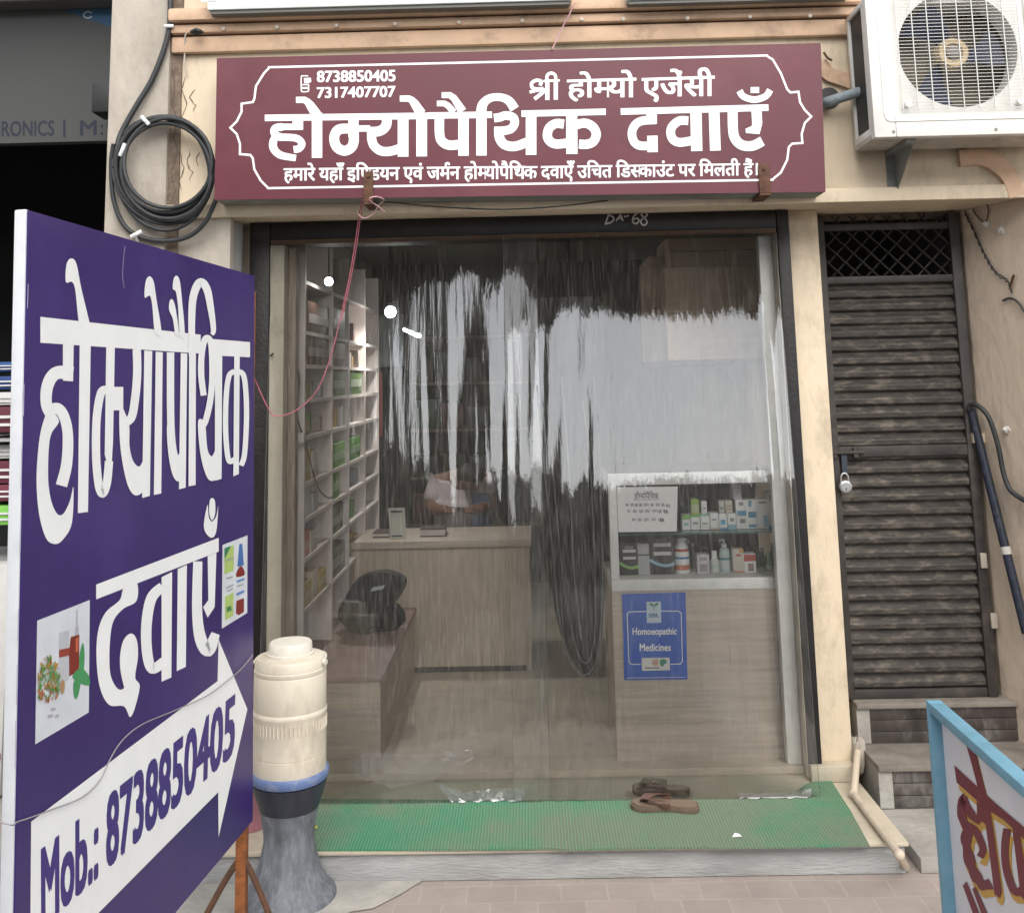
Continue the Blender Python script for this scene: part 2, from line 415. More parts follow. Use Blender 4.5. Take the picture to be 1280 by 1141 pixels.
# upper storey wall reach (left concrete pillar, shared)
pr = MB()
xa, xb = at(138, 150, 0).x, at(213, 150, 0).x
pr.box(xa, xb, -.03, .9, 0, 5.2)
pr.build('concrete_pillar', CONC, shop, bevel=.01)
MB().box(xb + .0, xb + .045, -.012, .5, 0, 5.2).build('pillar_joint', mat('dirty_joint', (.16, .12, .09), .9, var=.4, scale=20, bump=.6), shop)
MB().box(xb + .045, -1.2, .0, .05, ZS - .42, ZS).build('render_patch', CONC, shop)
MB().box(xb + .05, xp - .001, .003, .055, 0, ZS - .44).build('render_patch', CREAM, shop)
CRK = mat('dark_crack', (.10, .075, .055), .9)
for pts in ([(216, 88), (219, 110), (215, 130), (221, 150), (217, 172), (222, 190), (214, 215), (219, 240), (212, 262), (217, 285)], [(231, 95), (226, 112), (234, 128), (228, 146), (233, 158)], [(237, 188), (234, 205), (240, 215), (236, 232)], [(226, 190), (229, 210), (224, 226), (230, 245)],
            [(243, 112), (238, 122), (245, 133), (239, 145)], [(250, 190), (246, 200), (249, 212)]):
    t = MB(); jr = random.Random(pts[0][0]); jp = []
    for a_, b_ in zip(pts, pts[1:]):
        for q_ in range(3): jp.append((a_[0] + (b_[0] - a_[0]) * q_ / 3 + jr.uniform(-1.3, 1.3), a_[1] + (b_[1] - a_[1]) * q_ / 3 + jr.uniform(-1, 1)))
    trace(t, Plane((0, -.0125 if pts[0][0] < 225 else -.001, 0), (0, -1, 0)), (0, 0), 1, [('s', [.3, 1.2, .5, 1.6, .4, .9, .3], jp)], .003); t.build('wall_crack', CRK, shop)
# curved peach mouldings on the beam
am = MB()
P0 = Plane((0, -.001, 0), (0, -1, 0))
def arc_band(mb, pts, wd, y, th):
    l, r = ribbon([(q.x, q.y) for q in catmull([(a, b, 0) for a, b in pts], 8)], wd)
    Lp = [at(q.x, q.y, y) for q in l]; Rp = [at(q.x, q.y, y) for q in r]
    for i in range(len(l) - 1):
        q = [Lp[i], Lp[i + 1], Rp[i + 1], Rp[i]]
        mb.hexa(q, [p + Vector((0, th, 0)) for p in q])
arc_band(am, [(1200, 198), (1225, 196), (1245, 204), (1262, 220), (1272, 245)], 20, -.02, .019)
am.build('arch_moulding', PEACH, shop)
am = MB(); arc_band(am, [(1026, 78), (1036, 92), (1052, 98), (1074, 106)], 17, -.02, .019)
am.build('arch_moulding', PEACH, shop)
# nails on the cornice
for px, py in ((280, 37), (347, 35), (421, 33), (494, 31), (574, 29), (653, 27), (727, 25), (779, 25), (859, 24), (937, 22), (1012, 21)):
    p = at(px, py, -.06); MB().tube([p, p + Vector((0, -.012, 0))], .008, 6).build('nail', simple((.5, .45, .4)), shop)
# platform, threshold
ps = MB(); ps.box(-1.35, 1.235, -.33, YF + .1, .001, .092); ps.build('platform', KERBS, kind='structure', bevel=.006)
MB().box(-1.35, 1.245, -.345, YF + .1, .0925, .105).build('platform_slab', MARB, kind='structure', bevel=.004)
MB().box(-1.10, 1.06, YF + .03, YF + .20, .1055, .135).build('threshold', MARB, kind='structure', bevel=.005)
# ------------------------------------------------------------------ neighbour's shop at far left
nb = thing('neighbour_shop', 'dark neighbouring shop front behind the concrete pillar with a grey name board', 'shop', (-2.6, 1.5, 0))
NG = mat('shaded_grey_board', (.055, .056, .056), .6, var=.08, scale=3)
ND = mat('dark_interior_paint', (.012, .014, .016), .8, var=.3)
YN = .75
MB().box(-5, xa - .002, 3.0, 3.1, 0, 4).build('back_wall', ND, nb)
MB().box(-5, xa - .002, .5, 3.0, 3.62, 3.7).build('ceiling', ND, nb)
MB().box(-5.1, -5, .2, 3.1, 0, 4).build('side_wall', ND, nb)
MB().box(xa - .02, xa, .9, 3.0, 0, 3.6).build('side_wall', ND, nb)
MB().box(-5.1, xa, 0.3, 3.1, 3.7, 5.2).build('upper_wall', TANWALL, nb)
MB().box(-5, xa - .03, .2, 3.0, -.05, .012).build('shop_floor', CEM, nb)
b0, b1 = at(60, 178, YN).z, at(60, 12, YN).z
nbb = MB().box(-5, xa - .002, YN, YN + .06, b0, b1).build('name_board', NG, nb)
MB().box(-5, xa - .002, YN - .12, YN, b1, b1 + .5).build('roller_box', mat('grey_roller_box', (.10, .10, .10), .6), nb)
PN = Plane((0, YN, 0), (0, -1, 0))
NBT = mat('navy_print', (.008, .012, .03), .6)
t = MB(); latin(t, PN, [(2, 152), (68, 151), (68, 170), (2, 171)], 'RONICS', .022)
latin(t, PN, [(79, 150), (82, 150), (82, 172), (79, 172)], 'I', .0)
latin(t, PN, [(100, 151), (121, 150.5), (121, 169), (100, 170)], 'M', .02); latin(t, PN, [(126, 150), (129, 150), (129, 169), (126, 169)], ':', .022)
latin(t, PN, [(133, 150), (143, 150), (143, 169), (133, 169)], '9', .022)
t.build('name_lettering', NBT, nbb)
t = MB(); trace(t, PN, (0, 0), 1, [('p', [(80, 13), (141, 12), (141, 36)])]); t.build('blue_corner', mat('deep_blue_print', (.02, .075, .15), .6), nbb)
t = MB(); trace(t, PN, (0, 0), 1, [('c', 1.6, [(115, 17), (110, 15), (105, 18), (106, 22), (111, 23), (115, 21)])], .004); t.build('round_mark', simple((.45, .48, .5)), nbb)
spk = MB(); p = at(115, 104, .45); q = at(138, 140, .45); spk.box(p.x, q.x + .03, .45, .6, q.z, p.z)
spk.build('meter_box', mat('black_box', (.012, .013, .014), .5), nb, bevel=.008)
# goods visible in the sliver beside the purple board
shelfn = thing('goods_rack', 'grey metal rack of stacked packs at the far left edge behind the purple board', 'rack', (-2.0, .6, 0))
for py in (548, 700, 760):
    z = at(5, py, .55).z; MB().box(-2.6, at(20, py, .55).x + .03, .5, .95, z - .012, z).build('shelf', simple((.33, .33, .33)), shelfn)
MB().box(at(19, 700, .6).x + .02, at(19, 700, .6).x + .06, .5, .95, .01, 2.2).build('upright', simple((.12, .12, .12)), shelfn)
GP = [(452, 466, (.02, .07, .22), 'blue pack with pale print, upper of the two blue packs'), (470, 488, (.02, .05, .18), 'blue pack with pale print, lower of the two blue packs'),
      (490, 508, (.55, .54, .54), 'pale grey carton under the blue packs'), (508, 542, (.10, .02, .03), 'dark maroon carton above the rack shelf line'),
      (556, 575, (.5, .5, .49), 'pale grey carton just below the rack shelf line'), (576, 606, (.12, .02, .04), 'maroon carton under the pale grey one'),
      (606, 628, (.16, .03, .05), 'maroon carton with white stripes above the green pack'), (632, 658, (.18, .48, .08), 'bright green pack, lowest above the grey tray')]
for y0, y1, c, lb in GP:
    a, b = at(-40, y1, .55), at(19, y0, .55)
    o = thing('carton', lb + ', at the far left edge', 'carton', (a.x, .6, a.z), 'packs on the rack at the far left')
    MB().box(a.x, b.x + .03, .56, .86, a.z + .002, b.z).build('box', simple(c), o, bevel=.004)
    k = MB()
    for j in range(2): k.box(b.x - .11, b.x - .02, .553, .558, a.z + (b.z - a.z) * (.25 + .3 * j), a.z + (b.z - a.z) * (.36 + .3 * j))
    k.build('printed_stripe', simple((.6, .6, .6)), o)
o = thing('cabinet', 'white cabinet with a small red stripe low at the far left edge', 'cabinet', (at(5, 900, .4).x, .5, 0))
a = at(13, 705, .4)
MB().box(a.x - 1, a.x, .4, .5, .02, a.z).build('body', simple((.55, .55, .54)), o, bevel=.01)
z = at(5, 945, .4).z; MB().box(a.x - .5, a.x - .004, .392, .399, z - .012, z + .012).build('red_stripe', simple((.5, .06, .03)), o)
z0, z1 = at(5, 1040, .4).z, at(5, 990, .4).z
yl = MB().box(a.x - .5, a.x - .004, .388, .399, z0, z1).build('yellow_label', simple((.62, .38, .05)), o)
pc = Plane((0, .387, 0), (0, -1, 0)); t = MB(); latin(t, pc, [(1, 1003), (7, 1003), (7, 1022), (1, 1022)], '3', .02); t.build('number', INK, yl)
# ================================================================== SHOP SIGN
YS = -.15
PS = Plane((0, YS, 0), (0, -1, 0))
sg = thing('shop_sign', 'wide maroon box sign with white lettering above the shop opening', 'sign', (0, YS, 2.7))
cor = [PS.pt(271, 73), PS.pt(1026, 54), PS.pt(1032, 240), PS.pt(268, 250)]
MB().hexa([p + Vector((0, .004, 0)) for p in cor], [Vector((p.x, -.005, p.z)) for p in cor]).build('box', GALV, sg, bevel=.003)
m = MB(); m.hexa(cor, [p + Vector((0, .0035, 0)) for p in cor]); m.build('face', MAROON, sg)
fr = MB()
def mir(pts): return pts
bl = [(1, 0)]
border_left = [(337, 84.5), (330, 92), (320, 108), (318, 124), (316, 128), (302, 130), (302, 140), (296, 152), (288, 160), (296, 168), (300, 180), (300, 193), (313, 194), (316, 198), (318, 212), (326, 226), (336, 236)]
border_right = [(958, 70), (966, 75), (976, 92), (984, 112), (988, 116), (998, 115), (1000, 128), (1006, 138), (1014, 146), (1006, 154), (1002, 168), (1003, 179), (990, 180), (986, 184), (984, 200), (976, 216), (965, 225)]
trace(fr, PS, (0, 0), 1, [('s', 2.6, border_left), ('s', 2.6, border_right), ('s', 2.6, [(335, 84.5), (960, 69.8)]), ('s', 2.6, [(334, 235.5), (967, 225)])])
fr.build('border_line', WHITEV, sg)
hl = MB()
trace(hl, PS, (325, 100), 5.818, [
    ('s', 47, [(35, 278), (1290, 262)]),
    ('s', 78, [(275, 270), (275, 365)]), ('s', 46, [(310, 342), (150, 343)]),
    ('c', 56, [(165, 343), (118, 350), (102, 375), (118, 405), (160, 420)]), ('c', 52, [(140, 418), (220, 420), (275, 430), (305, 465), (285, 500), (245, 508)]),
    ('c', [52, 54, 56, 58, 58, 56, 54, 50, 46], [(125, 408), (98, 445), (100, 500), (150, 548), (262, 570)]),
    ('s', 76, [(415, 240), (415, 568)]), ('s', [44, 46, 50, 62, 74], [(262, 147), (322, 147), (345, 160), (365, 185), (412, 255)]),
    ('s', 74, [(680, 250), (680, 420)]), ('c', 72, [(682, 380), (682, 450), (662, 495), (615, 517), (565, 495), (542, 450), (545, 400), (575, 362), (640, 355)]),
    ('s', 46, [(700, 355), (800, 355)]),
    ('c', 72, [(922, 270), (920, 325), (895, 360), (850, 378), (780, 378)]), ('c', 66, [(812, 372), (813, 430), (830, 480), (880, 518), (950, 520), (1030, 495)]),
    ('s', 78, [(1041, 262), (1041, 560)]),
    ('s', 78, [(1176, 240), (1176, 558)]), ('s', [44, 46, 50, 62, 74], [(1017, 138), (1082, 138), (1105, 150), (1125, 175), (1172, 248)])])
trace(hl, PS, (535, 100), 5.565, [
    ('s', 45, [(0, 250), (445, 244)]), ('s', 72, [(247, 240), (247, 529)]), ('c', 66, [(80, 250), (80, 370), (95, 425), (145, 455), (225, 450)]),
    ('s', [40, 42, 46, 60], [(95, 108), (152, 108), (180, 128), (240, 220)]), ('s', [38, 40, 42, 46], [(62, 166), (112, 166), (138, 180), (180, 226)]),
    ('s', 72, [(372, 528), (372, 225)]), ('c', [72, 70, 66, 60, 56, 54, 54, 56, 60, 64, 66], [(370, 235), (380, 175), (425, 132), (495, 122), (560, 145), (603, 205)]),
    ('c', 60, [(459, 268), (500, 262), (540, 250), (590, 262), (603, 300), (580, 340), (530, 355), (460, 357)]),
    ('c', 66, [(492, 350), (498, 405), (530, 450), (600, 465), (690, 435)]), ('s', 74, [(717, 240), (717, 523)]),
    ('s', 45, [(650, 237), (1236, 224)]), ('s', 78, [(999, 235), (1001, 517)]),
    ('c', 64, [(945, 310), (890, 306), (845, 335), (830, 385), (845, 425), (890, 448), (975, 440)]),
    ('c', 64, [(1020, 318), (1090, 303), (1145, 328), (1170, 378), (1150, 430), (1105, 450), (1050, 448)])], .0045)
trace(hl, PS, (760, 90), 5.818, [
    ('s', 48, [(92, 291), (1166, 262)]), ('s', 76, [(317, 285), (317, 380)]),
    ('c', 62, [(345, 352), (250, 358), (195, 390), (173, 450), (190, 510), (230, 538), (300, 540)]), ('s', 76, [(322, 466), (324, 586)]),
    ('s', 82, [(638, 270), (645, 578)]), ('c', 64, [(583, 358), (520, 358), (470, 395), (455, 440), (470, 490), (520, 515), (620, 500)]),
    ('s', 78, [(770, 270), (780, 575)]),
    ('c', 72, [(905, 275), (908, 420), (925, 490), (975, 535), (1050, 540), (1122, 505)]), ('s', 74, [(1078, 270), (1084, 380)]), ('s', [74, 66, 30], [(1083, 375), (1073, 425), (1000, 432)]),
    ('c', 48, [(955, 140), (985, 182), (1065, 205), (1145, 180), (1178, 134)]), ('s', 62, [(1067, 113), (1067, 157)])], .0075)
hl.build('headline_lettering', WHITEV, sg)
t = MB()
trace(t, PS, (650, 75), 5.12, [('c', 22, [(128, 165), (135, 140), (105, 132), (75, 150), (80, 180), (110, 188), (150, 185)]), ('s', 20, [(62, 208), (100, 198), (150, 190)]), ('s', 24, [(92, 252), (140, 215), (165, 190)]),
                               ('s', 27, [(175, 125), (175, 258)]), ('s', 27, [(229, 125), (229, 256)]), ('s', 15, [(150, 137), (254, 132)]), ('c', 20, [(172, 135), (175, 100), (200, 86), (225, 100), (229, 135)])])
deva(t, PS, [(709.5, 100.5), (794, 98), (794, 121.5), (709.5, 122)], ['ह', 'ो', '~म', 'य', 'ो'], .022)
deva(t, PS, [(803, 98.5), (892, 95.5), (892, 120), (803, 121)], ['ए', 'ज', 'े', 'ं', 'स', 'ी'], .022)
t.build('name_lettering', WHITEV, sg)
t = MB()
deva(t, PS, [(355, 211), (656, 208), (656, 223.5), (355, 226)], ['ह', 'म', 'ा', 'र', 'े', ' ', 'य', 'ह', 'ा', 'ँ', ' ', 'इ', 'ि', '~ण', 'ड', 'य', 'न', ' ', 'ए', 'व', 'ं', ' ', 'ज', 'म', '^', 'न', ' ', 'ह', 'ो', '~म', 'य', 'ो', 'प', 'ै', 'ि', 'थ'], .024)
deva(t, PS, [(655, 208.5), (949, 204.5), (949, 219), (655, 223.5)], ['क', ' ', 'द', 'व', 'ा', 'ए', 'ँ', ' ', 'उ', 'ि', 'च', 'त', ' ', 'ि', 'ड', '~स', 'क', 'ा', 'उ', 'ं', 'ट', ' ', 'प', 'र', ' ', 'ि', 'म', 'ल', 'त', 'ी', ' ', 'ह', 'ै', 'ं', '।'], .024)
t.build('offer_lettering', WHITEV, sg)
t = MB()
latin(t, PS, [(396, 89), (494.5, 87.7), (494.5, 102), (396, 103.2)], '8738850405', .03)
latin(t, PS, [(396, 109.5), (494.5, 107.7), (494.5, 121.5), (396, 123)], '7317407707', .03)
t.build('phone_numbers', WHITEV, sg)
t = MB()
trace(t, PS, (365, 80), 9.14, [('c', 13, [(185, 140), (125, 140), (107, 155), (107, 300), (125, 320), (175, 318), (190, 305), (190, 240)]), ('s', 12, [(107, 240), (195, 240)]), ('p', [(135, 165), (215, 160), (222, 205), (190, 225), (140, 225)]), ('s', 22, [(118, 278), (180, 278)])])
t.build('handset_symbol', WHITEV, sg)
for i, (px, py0, py1) in enumerate(((461, 215, 256), (955, 206, 245))):
    o = thing('iron_strap', ('rusty iron strap under the left half of the maroon sign, holding pink string', 'rusty iron strap hooked over the lower right corner of the maroon sign')[i], 'strap', at(px, py1, -.1), 'rusty straps holding the maroon sign')
    a, b = at(px - 6, py1 - 6, YS), at(px + 6, py0, YS)
    k = MB(); k.box(a.x, b.x, YS - .012, YS - .006, a.z - .01, b.z); k.box(a.x, b.x, YS - .012, .0, a.z - .02, a.z - .011)
    k.build('strap', RUST, o, bevel=.001)
    p = at(px, py0 + 5, YS - .013); MB().tube([p, p + Vector((0, -.006, 0))], .006, 8).build('bolt_head', RUST, o)
# upper boards, cut by the top of the picture
for i, (xa_, ya_, xb_, yb_) in enumerate(((259, 12, 715, 1), (783, 0, 1063, -7))):
    o = thing('name_board', ('white framed maroon board above the cornice, longer one over the left of the sign', 'white framed board above the cornice, shorter one beside the air conditioner')[i], 'sign', at(xa_, ya_, -.1), 'boards above the cornice')
    a, b = at(xa_, ya_, -.14), at(xb_, yb_, -.14); z0 = (a.z + b.z) / 2
    f_ = MB()
    for X0, X1, Z0, Z1 in ((a.x, b.x, z0, z0 + .035), (a.x, b.x, z0 + .765, z0 + .8), (a.x, a.x + .035, z0 + .036, z0 + .764), (b.x - .035, b.x, z0 + .036, z0 + .764)): f_.box(X0, X1, -.14, -.09, Z0, Z1)
    f_.build('frame', simple((.62, .66, .64)), o, bevel=.004)
    MB().box(a.x + .036, b.x - .036, -.125, -.1, z0 + .036, z0 + .764).build('panel', simple((.10, .03, .06)), o)
    MB().box(a.x + .01, b.x - .01, -.13, -.09, z0 - .014, z0 - .001).build('lower_rail', simple((.12, .12, .11)), o)
    if i == 0:
        t = MB(); cxx = a.x + .1
        t.poly([(cxx + .13 * math.cos(k * PI / 16), -.1265, z0 + .04 + .1 * math.sin(k * PI / 16) + 0.0) for k in range(17)]); t.build('white_emblem', WHITEV, o)
    MB().box(a.x + .2, b.x - .2, -.09, .001, z0 + .3, z0 + .34).build('fixing_bar', RUST, o)
# ================================================================== SHUTTER FRAME, DOOR FRAME
XF0, XF1 = at(336.5, 560, YF).x, at(988, 600, YF).x     # inner edges of the black frame
sf = thing('shutter_frame', 'black steel rolling shutter frame with chalked number round the shop opening', 'shutter frame', (0, YF, 0))
zl0 = at(655, 294, YF).z
MB().box(xl_black0, XF0, YF - .035, YF + .02, .106, ZS - .002).build('guide_channel', BLACKF, sf, bevel=.004)
MB().box(XF1, xr_black1 + .001, YF - .035, YF + .02, .106, ZS - .002).build('guide_channel', BLACKF, sf, bevel=.004)
lt = MB().box(XF0 + .001, XF1 - .001, YF - .03, YF + .25, zl0, ZS - .002).build('lintel_box', BLACKF, sf, bevel=.003)
PL = Plane((0, YF - .03, 0), (0, -1, 0))
t = MB()
trace(t, PL, (550, 230), 3.566, [('s', 7, [(752, 135), (738, 178)]), ('c', 7, [(735, 180), (765, 170), (775, 152), (755, 140)]), ('s', 7, [(785, 165), (805, 138), (815, 165)]), ('s', 6, [(790, 155), (815, 153)]), ('s', 7, [(820, 147), (842, 142)]),
    ('c', 7, [(882, 128), (862, 148), (860, 170), (875, 178), (886, 165), (880, 153), (865, 158)]), ('c', 7, [(912, 150), (898, 140), (905, 128), (918, 130), (922, 142), (900, 158), (895, 172), (908, 185), (922, 175), (918, 160), (908, 150)])])
t.build('chalk_number', simple((.5, .5, .5)), lt)
MB().box(XF0 + .005, XF1 - .005, YF - .028, YF + .0, zl0 - .018, zl0 - .001).build('curtain_batten', BATTEN, sf)
df = thing('door_frame', 'cream and wood strip door frame just inside the black shutter guides', 'door frame', (0, YF + .06, 0))
xj = at(357, 560, YF + .03).x; xk = at(372, 560, YF + .1).x
MB().box(XF0 + .001, xj, YF - .022, YF + .06, .106, zl0 - .02).build('jamb', PVCW, df, bevel=.004)
MB().box(xj + .001, xk, YF + .05, YF + .11, .136, zl0 - .02).build('jamb_strip', WOODF, df, bevel=.004)
MB().box(at(984, 600, YF + .03).x, XF1 - .001, YF - .022, YF + .06, .106, zl0 - .02).build('jamb', PVCW, df, bevel=.004)
MB().box(at(972, 700, YF + .07).x - .01, at(984, 600, YF + .03).x - .001, YF + .05, YF + .10, .136, zl0 - .02).build('jamb_strip', ALU, df, bevel=.004)
# grey pipe beside the opening
p = at(290, 300, .2)
tag(MB().tube([(p.x, .2, 0), (p.x, .2, ZS - .003)], .045, 16).build('drain_pipe', PIPEG, smooth=40), 'grey plastic drain pipe standing left of the shop opening behind the purple board', 'pipe')
# ================================================================== INSIDE
ct = thing('wooden_counter', 'wood laminate service counter deep inside the shop', 'counter', (-.45, 1.78, .112))
cx0, cx1 = at(448, 740, 1.76).x, at(663, 740, 1.76).x; ctz = at(560, 676, 1.74).z
MB().box(cx0 - .3, cx1, 1.78, 1.8, .113, ctz - .04).build('front_panel', LAM, ct)
MB().box(cx1 - .02, cx1, 1.801, 2.25, .113, ctz - .04).build('side_panel', LAM, ct)
MB().box(cx0 - .35, cx1 + .012, 1.755, 2.27, ctz - .039, ctz).build('counter_top', LAMH, ct, bevel=.004)
MB().box(cx0 - .3, cx1 - .03, 1.775, 1.779, .113, .14).build('plinth', INDARK, ct)
bn = thing('bench', 'low wood laminate bench with mauve top along the left inside wall', 'bench', (-.9, 1, .112))
bx0, bx1 = at(372, 900, .45).x, at(476, 900, .46).x; bz = .46
MB().box(bx0 - .15, bx1, .45, 1.74, .113, bz - .022).build('body', LAMH, bn)
MB().box(bx0 - .16, bx1 + .012, .435, 1.75, bz - .021, bz).build('bench_top', BENCHTOP, bn, bevel=.006)
# wall shelving
sh = thing('wall_shelving', 'pinkish white open medicine shelving along the left inside wall', 'shelving', (-1.1, 1.2, .46))
SX0, SX1 = XL + .002, -.98
ZSH = [at(372, py, .30).z for py in (772, 706, 654, 608, 548, 500, 455, 412)]
ZSH = [z for z in ZSH] + [2.14]
MB().box(SX0, SX0 + .012, .46, 3.0, .47, 2.36).build('back_panel', SHELF, sh)
for y in (.40, 1.03, 1.5, 2.05, 2.6):
    MB().box(SX0 + .013, SX1, y, y + .018, .47, 2.36).build('divider', SHELF, sh)
for z in ZSH:
    for y0, y1 in ((.419, 1.029), (1.049, 1.499), (1.519, 2.049), (2.069, 2.599)): MB().box(SX0 + .013, SX1 - .003, y0, y1, z - .016, z).build('shelf', SHELF, sh)
# packs on the wall shelves
SP = [(0, .47, .62, .10, (.50, .42, .18), 'cream yellow'), (0, .64, .78, .12, (.55, .48, .40), 'pale buff'), (0, .80, .95, .09, (.5, .36, .1), 'amber'), (1, .46, .58, .11, (.5, .16, .14), 'faded red'), (1, .6, .74, .09, (.55, .5, .5), 'pale pink'),
      (2, .46, .60, .14, (.55, .56, .56), 'white and grey'), (2, .64, .76, .08, (.4, .42, .46), 'grey'), (3, .45, .60, .14, (.45, .33, .08), 'yellow'), (3, .62, .75, .12, (.5, .45, .4), 'buff'), (4, .47, .55, .07, (.4, .22, .12), 'brown'),
      (2, 1.1, 1.3, .13, (.12, .35, .05), 'bright green'), (3, 1.1, 1.45, .12, (.14, .38, .06), 'leaf green'), (3, 1.6, 1.95, .12, (.10, .28, .05), 'dark green'), (1, 1.08, 1.4, .13, (.08, .14, .06), 'bottle green'), (0, 1.1, 1.45, .14, (.07, .10, .07), 'blackish green'),
      (5, 1.1, 1.45, .13, (.09, .16, .04), 'olive green'), (5, 1.6, 2.0, .14, (.08, .15, .04), 'mossy green'), (6, .5, 1.0, .13, (.15, .07, .05), 'red brown'), (6, 1.1, 1.45, .13, (.2, .13, .09), 'brown'), (7, .5, 1.0, .14, (.13, .075, .055), 'dark red brown'), (7, 1.1, 1.45, .15, (.16, .11, .08), 'cocoa brown')]
ORD = ['lowest', 'second', 'third', 'fourth', 'fifth', 'sixth', 'seventh', 'top']
BAY = lambda y: 'nearest bay' if y < 1.03 else ('second bay' if y < 1.5 else 'third bay')
for li, y0, y1, h, c, nm in SP:
    z = ZSH[li] + .001; o = thing('medicine_pack', '%s medicine pack, %s shelf in the %s of the left wall' % (nm, ORD[li], BAY(y0)), 'pack', (SX1 - .1, y0, z), 'packs on the wall shelving')
    MB().box(SX1 - .16, SX1 - .012, y0, y1, z, z + h).build('box', simple(c), o, bevel=.003)
    MB().box(SX1 - .011, SX1 - .009, y0 + .015, y1 - .015, z + h * .3, z + h * .6).build('label_band', simple(tuple(min(.6, x * .6 + .25) for x in c)), o)
rnd = random.Random(21)
FC = [(.52, .46, .42), (.45, .30, .12), (.5, .5, .5), (.40, .14, .11), (.12, .26, .08), (.50, .42, .22), (.3, .32, .36), (.42, .36, .3)]
for li in range(len(ZSH) - 1):
    for y0, y1 in ((.43, 1.0), (1.07, 1.47), (1.54, 2.0)):
        taken = [(a, b) for l_, a, b, *_ in SP if l_ == li]; y = y0 + rnd.uniform(0, .06)
        while y < y1 - .05:
            wd = rnd.uniform(.035, .075); h = rnd.uniform(.06, .12)
            if not any(a - wd - .005 < y < b + .005 for a, b in taken) and rnd.random() < .62:
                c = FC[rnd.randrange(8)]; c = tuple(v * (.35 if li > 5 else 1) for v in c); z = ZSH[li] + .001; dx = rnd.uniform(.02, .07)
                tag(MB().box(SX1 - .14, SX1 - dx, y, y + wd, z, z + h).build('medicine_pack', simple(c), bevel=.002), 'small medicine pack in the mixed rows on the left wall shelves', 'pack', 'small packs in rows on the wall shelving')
            y += wd + rnd.uniform(.002, .03)
# black bag on the bench
bg = thing('bag', 'black bag slumped on the mauve topped bench with a pale tag', 'bag', (-.72, 1.3, bz))
YBG = 1.25
def lump(mb, c, r, squash=1, n=14, amp=.12, seed=1):
    rnd = random.Random(seed); ph = [rnd.uniform(0, 6) for _ in range(6)]
    vs = []; fs = []
    for i in range(n + 1):
        th = PI * i / n
        for k in range(2 * n):
            a = PI * k / n
            w_ = 1 + amp * (math.sin(3 * a + ph[0]) * math.sin(2 * th + ph[1]) + .6 * math.sin(5 * a + ph[2] + 3 * th))
            vs.append((c[0] + r[0] * w_ * math.sin(th) * math.cos(a), c[1] + r[1] * w_ * math.sin(th) * math.sin(a), c[2] + r[2] * w_ * math.cos(th)))
    for i in range(n):
        for k in range(2 * n):
            l = (k + 1) % (2 * n); fs.append((i * 2 * n + k, (i + 1) * 2 * n + k, (i + 1) * 2 * n + l, i * 2 * n + l))
    mb.add(vs, fs); return mb
p = at(466, 765, YBG); lump(MB(), (p.x - .005, YBG, bz + .072), (.16, .13, .085), amp=.09, seed=3).build('lower_pouch', BLACKB, bg, smooth=60)
fl = [(433, 752), (436, 738), (445, 726), (462, 718), (482, 716), (500, 722), (506, 730), (501, 744), (490, 756), (472, 762), (455, 768)]
MB().prism([at(a, b, YBG - .12) for a, b in [(q.x, q.y) for q in catmull([(a, b, 0) for a, b in fl], 4, True)]], (0, .10, .0)).build('flap', BLACKB, bg, bevel=.02)
t = MB(); trace(t, Plane((0, YBG - .121, 0), (0, -1, 0)), (0, 0), 1, [('p', [(466, 734), (481, 731), (479, 736), (463, 739)])]); t.build('tag', simple((.45, .5, .55)), bg)
MB().tube(catmull([at(434, 745, YBG), at(424, 762, YBG), at(426, 775, YBG)], 6), .006, 6).build('strap', BLACKB, bg)
# things on the counter
o = thing('standing_card', 'small white card standing upright on the wooden counter', 'card', at(497, 670, 1.85))
pc = Plane((0, 1.85, 0), (0, -1, 0))
q = [at(485, 634, 1.86), at(506, 633, 1.86), at(508, 671, 1.85), at(488, 672, 1.85)]; zo = ctz + .001 - min(q[2].z, q[3].z)
for v in q: v.z += zo
MB().hexa(q, [v + Vector((0, .006, 0)) for v in q]).build('card', simple((.5, .5, .45)), o)
k = MB(); zc_ = q[0].z
k.box(q[0].x + .015, q[1].x - .015, 1.851, 1.8535, zc_ - .022, zc_ - .012); k.box(q[0].x + .02, q[1].x - .012, 1.847, 1.8495, ctz + .012, ctz + .02); k.build('printed_lines', INK, o)
for i, (x0, x1, y, h, c, lb) in enumerate(((467, 486, 1.9, .03, (.4, .38, .35), 'small book lying on the counter left of the standing card'), (526, 556, 1.9, .045, (.33, .27, .25), 'brown edged book lying on the counter right of the standing card'))):
    a, b = at(x0, 668, y), at(x1, 668, y)
    o = thing('book', lb, 'book', (a.x, y, ctz + .001), 'books on the counter')
    MB().box(a.x, b.x, y, y + .14, ctz + .007, ctz + h - .006).build('pages', simple((.5, .45, .42)), o)
    k = MB(); k.box(a.x - .004, b.x + .004, y - .004, y + .144, ctz + .001, ctz + .0065); k.box(a.x - .004, b.x + .004, y - .004, y + .144, ctz + h - .0055, ctz + h); k.build('cover', simple((.06, .035, .035)), o)
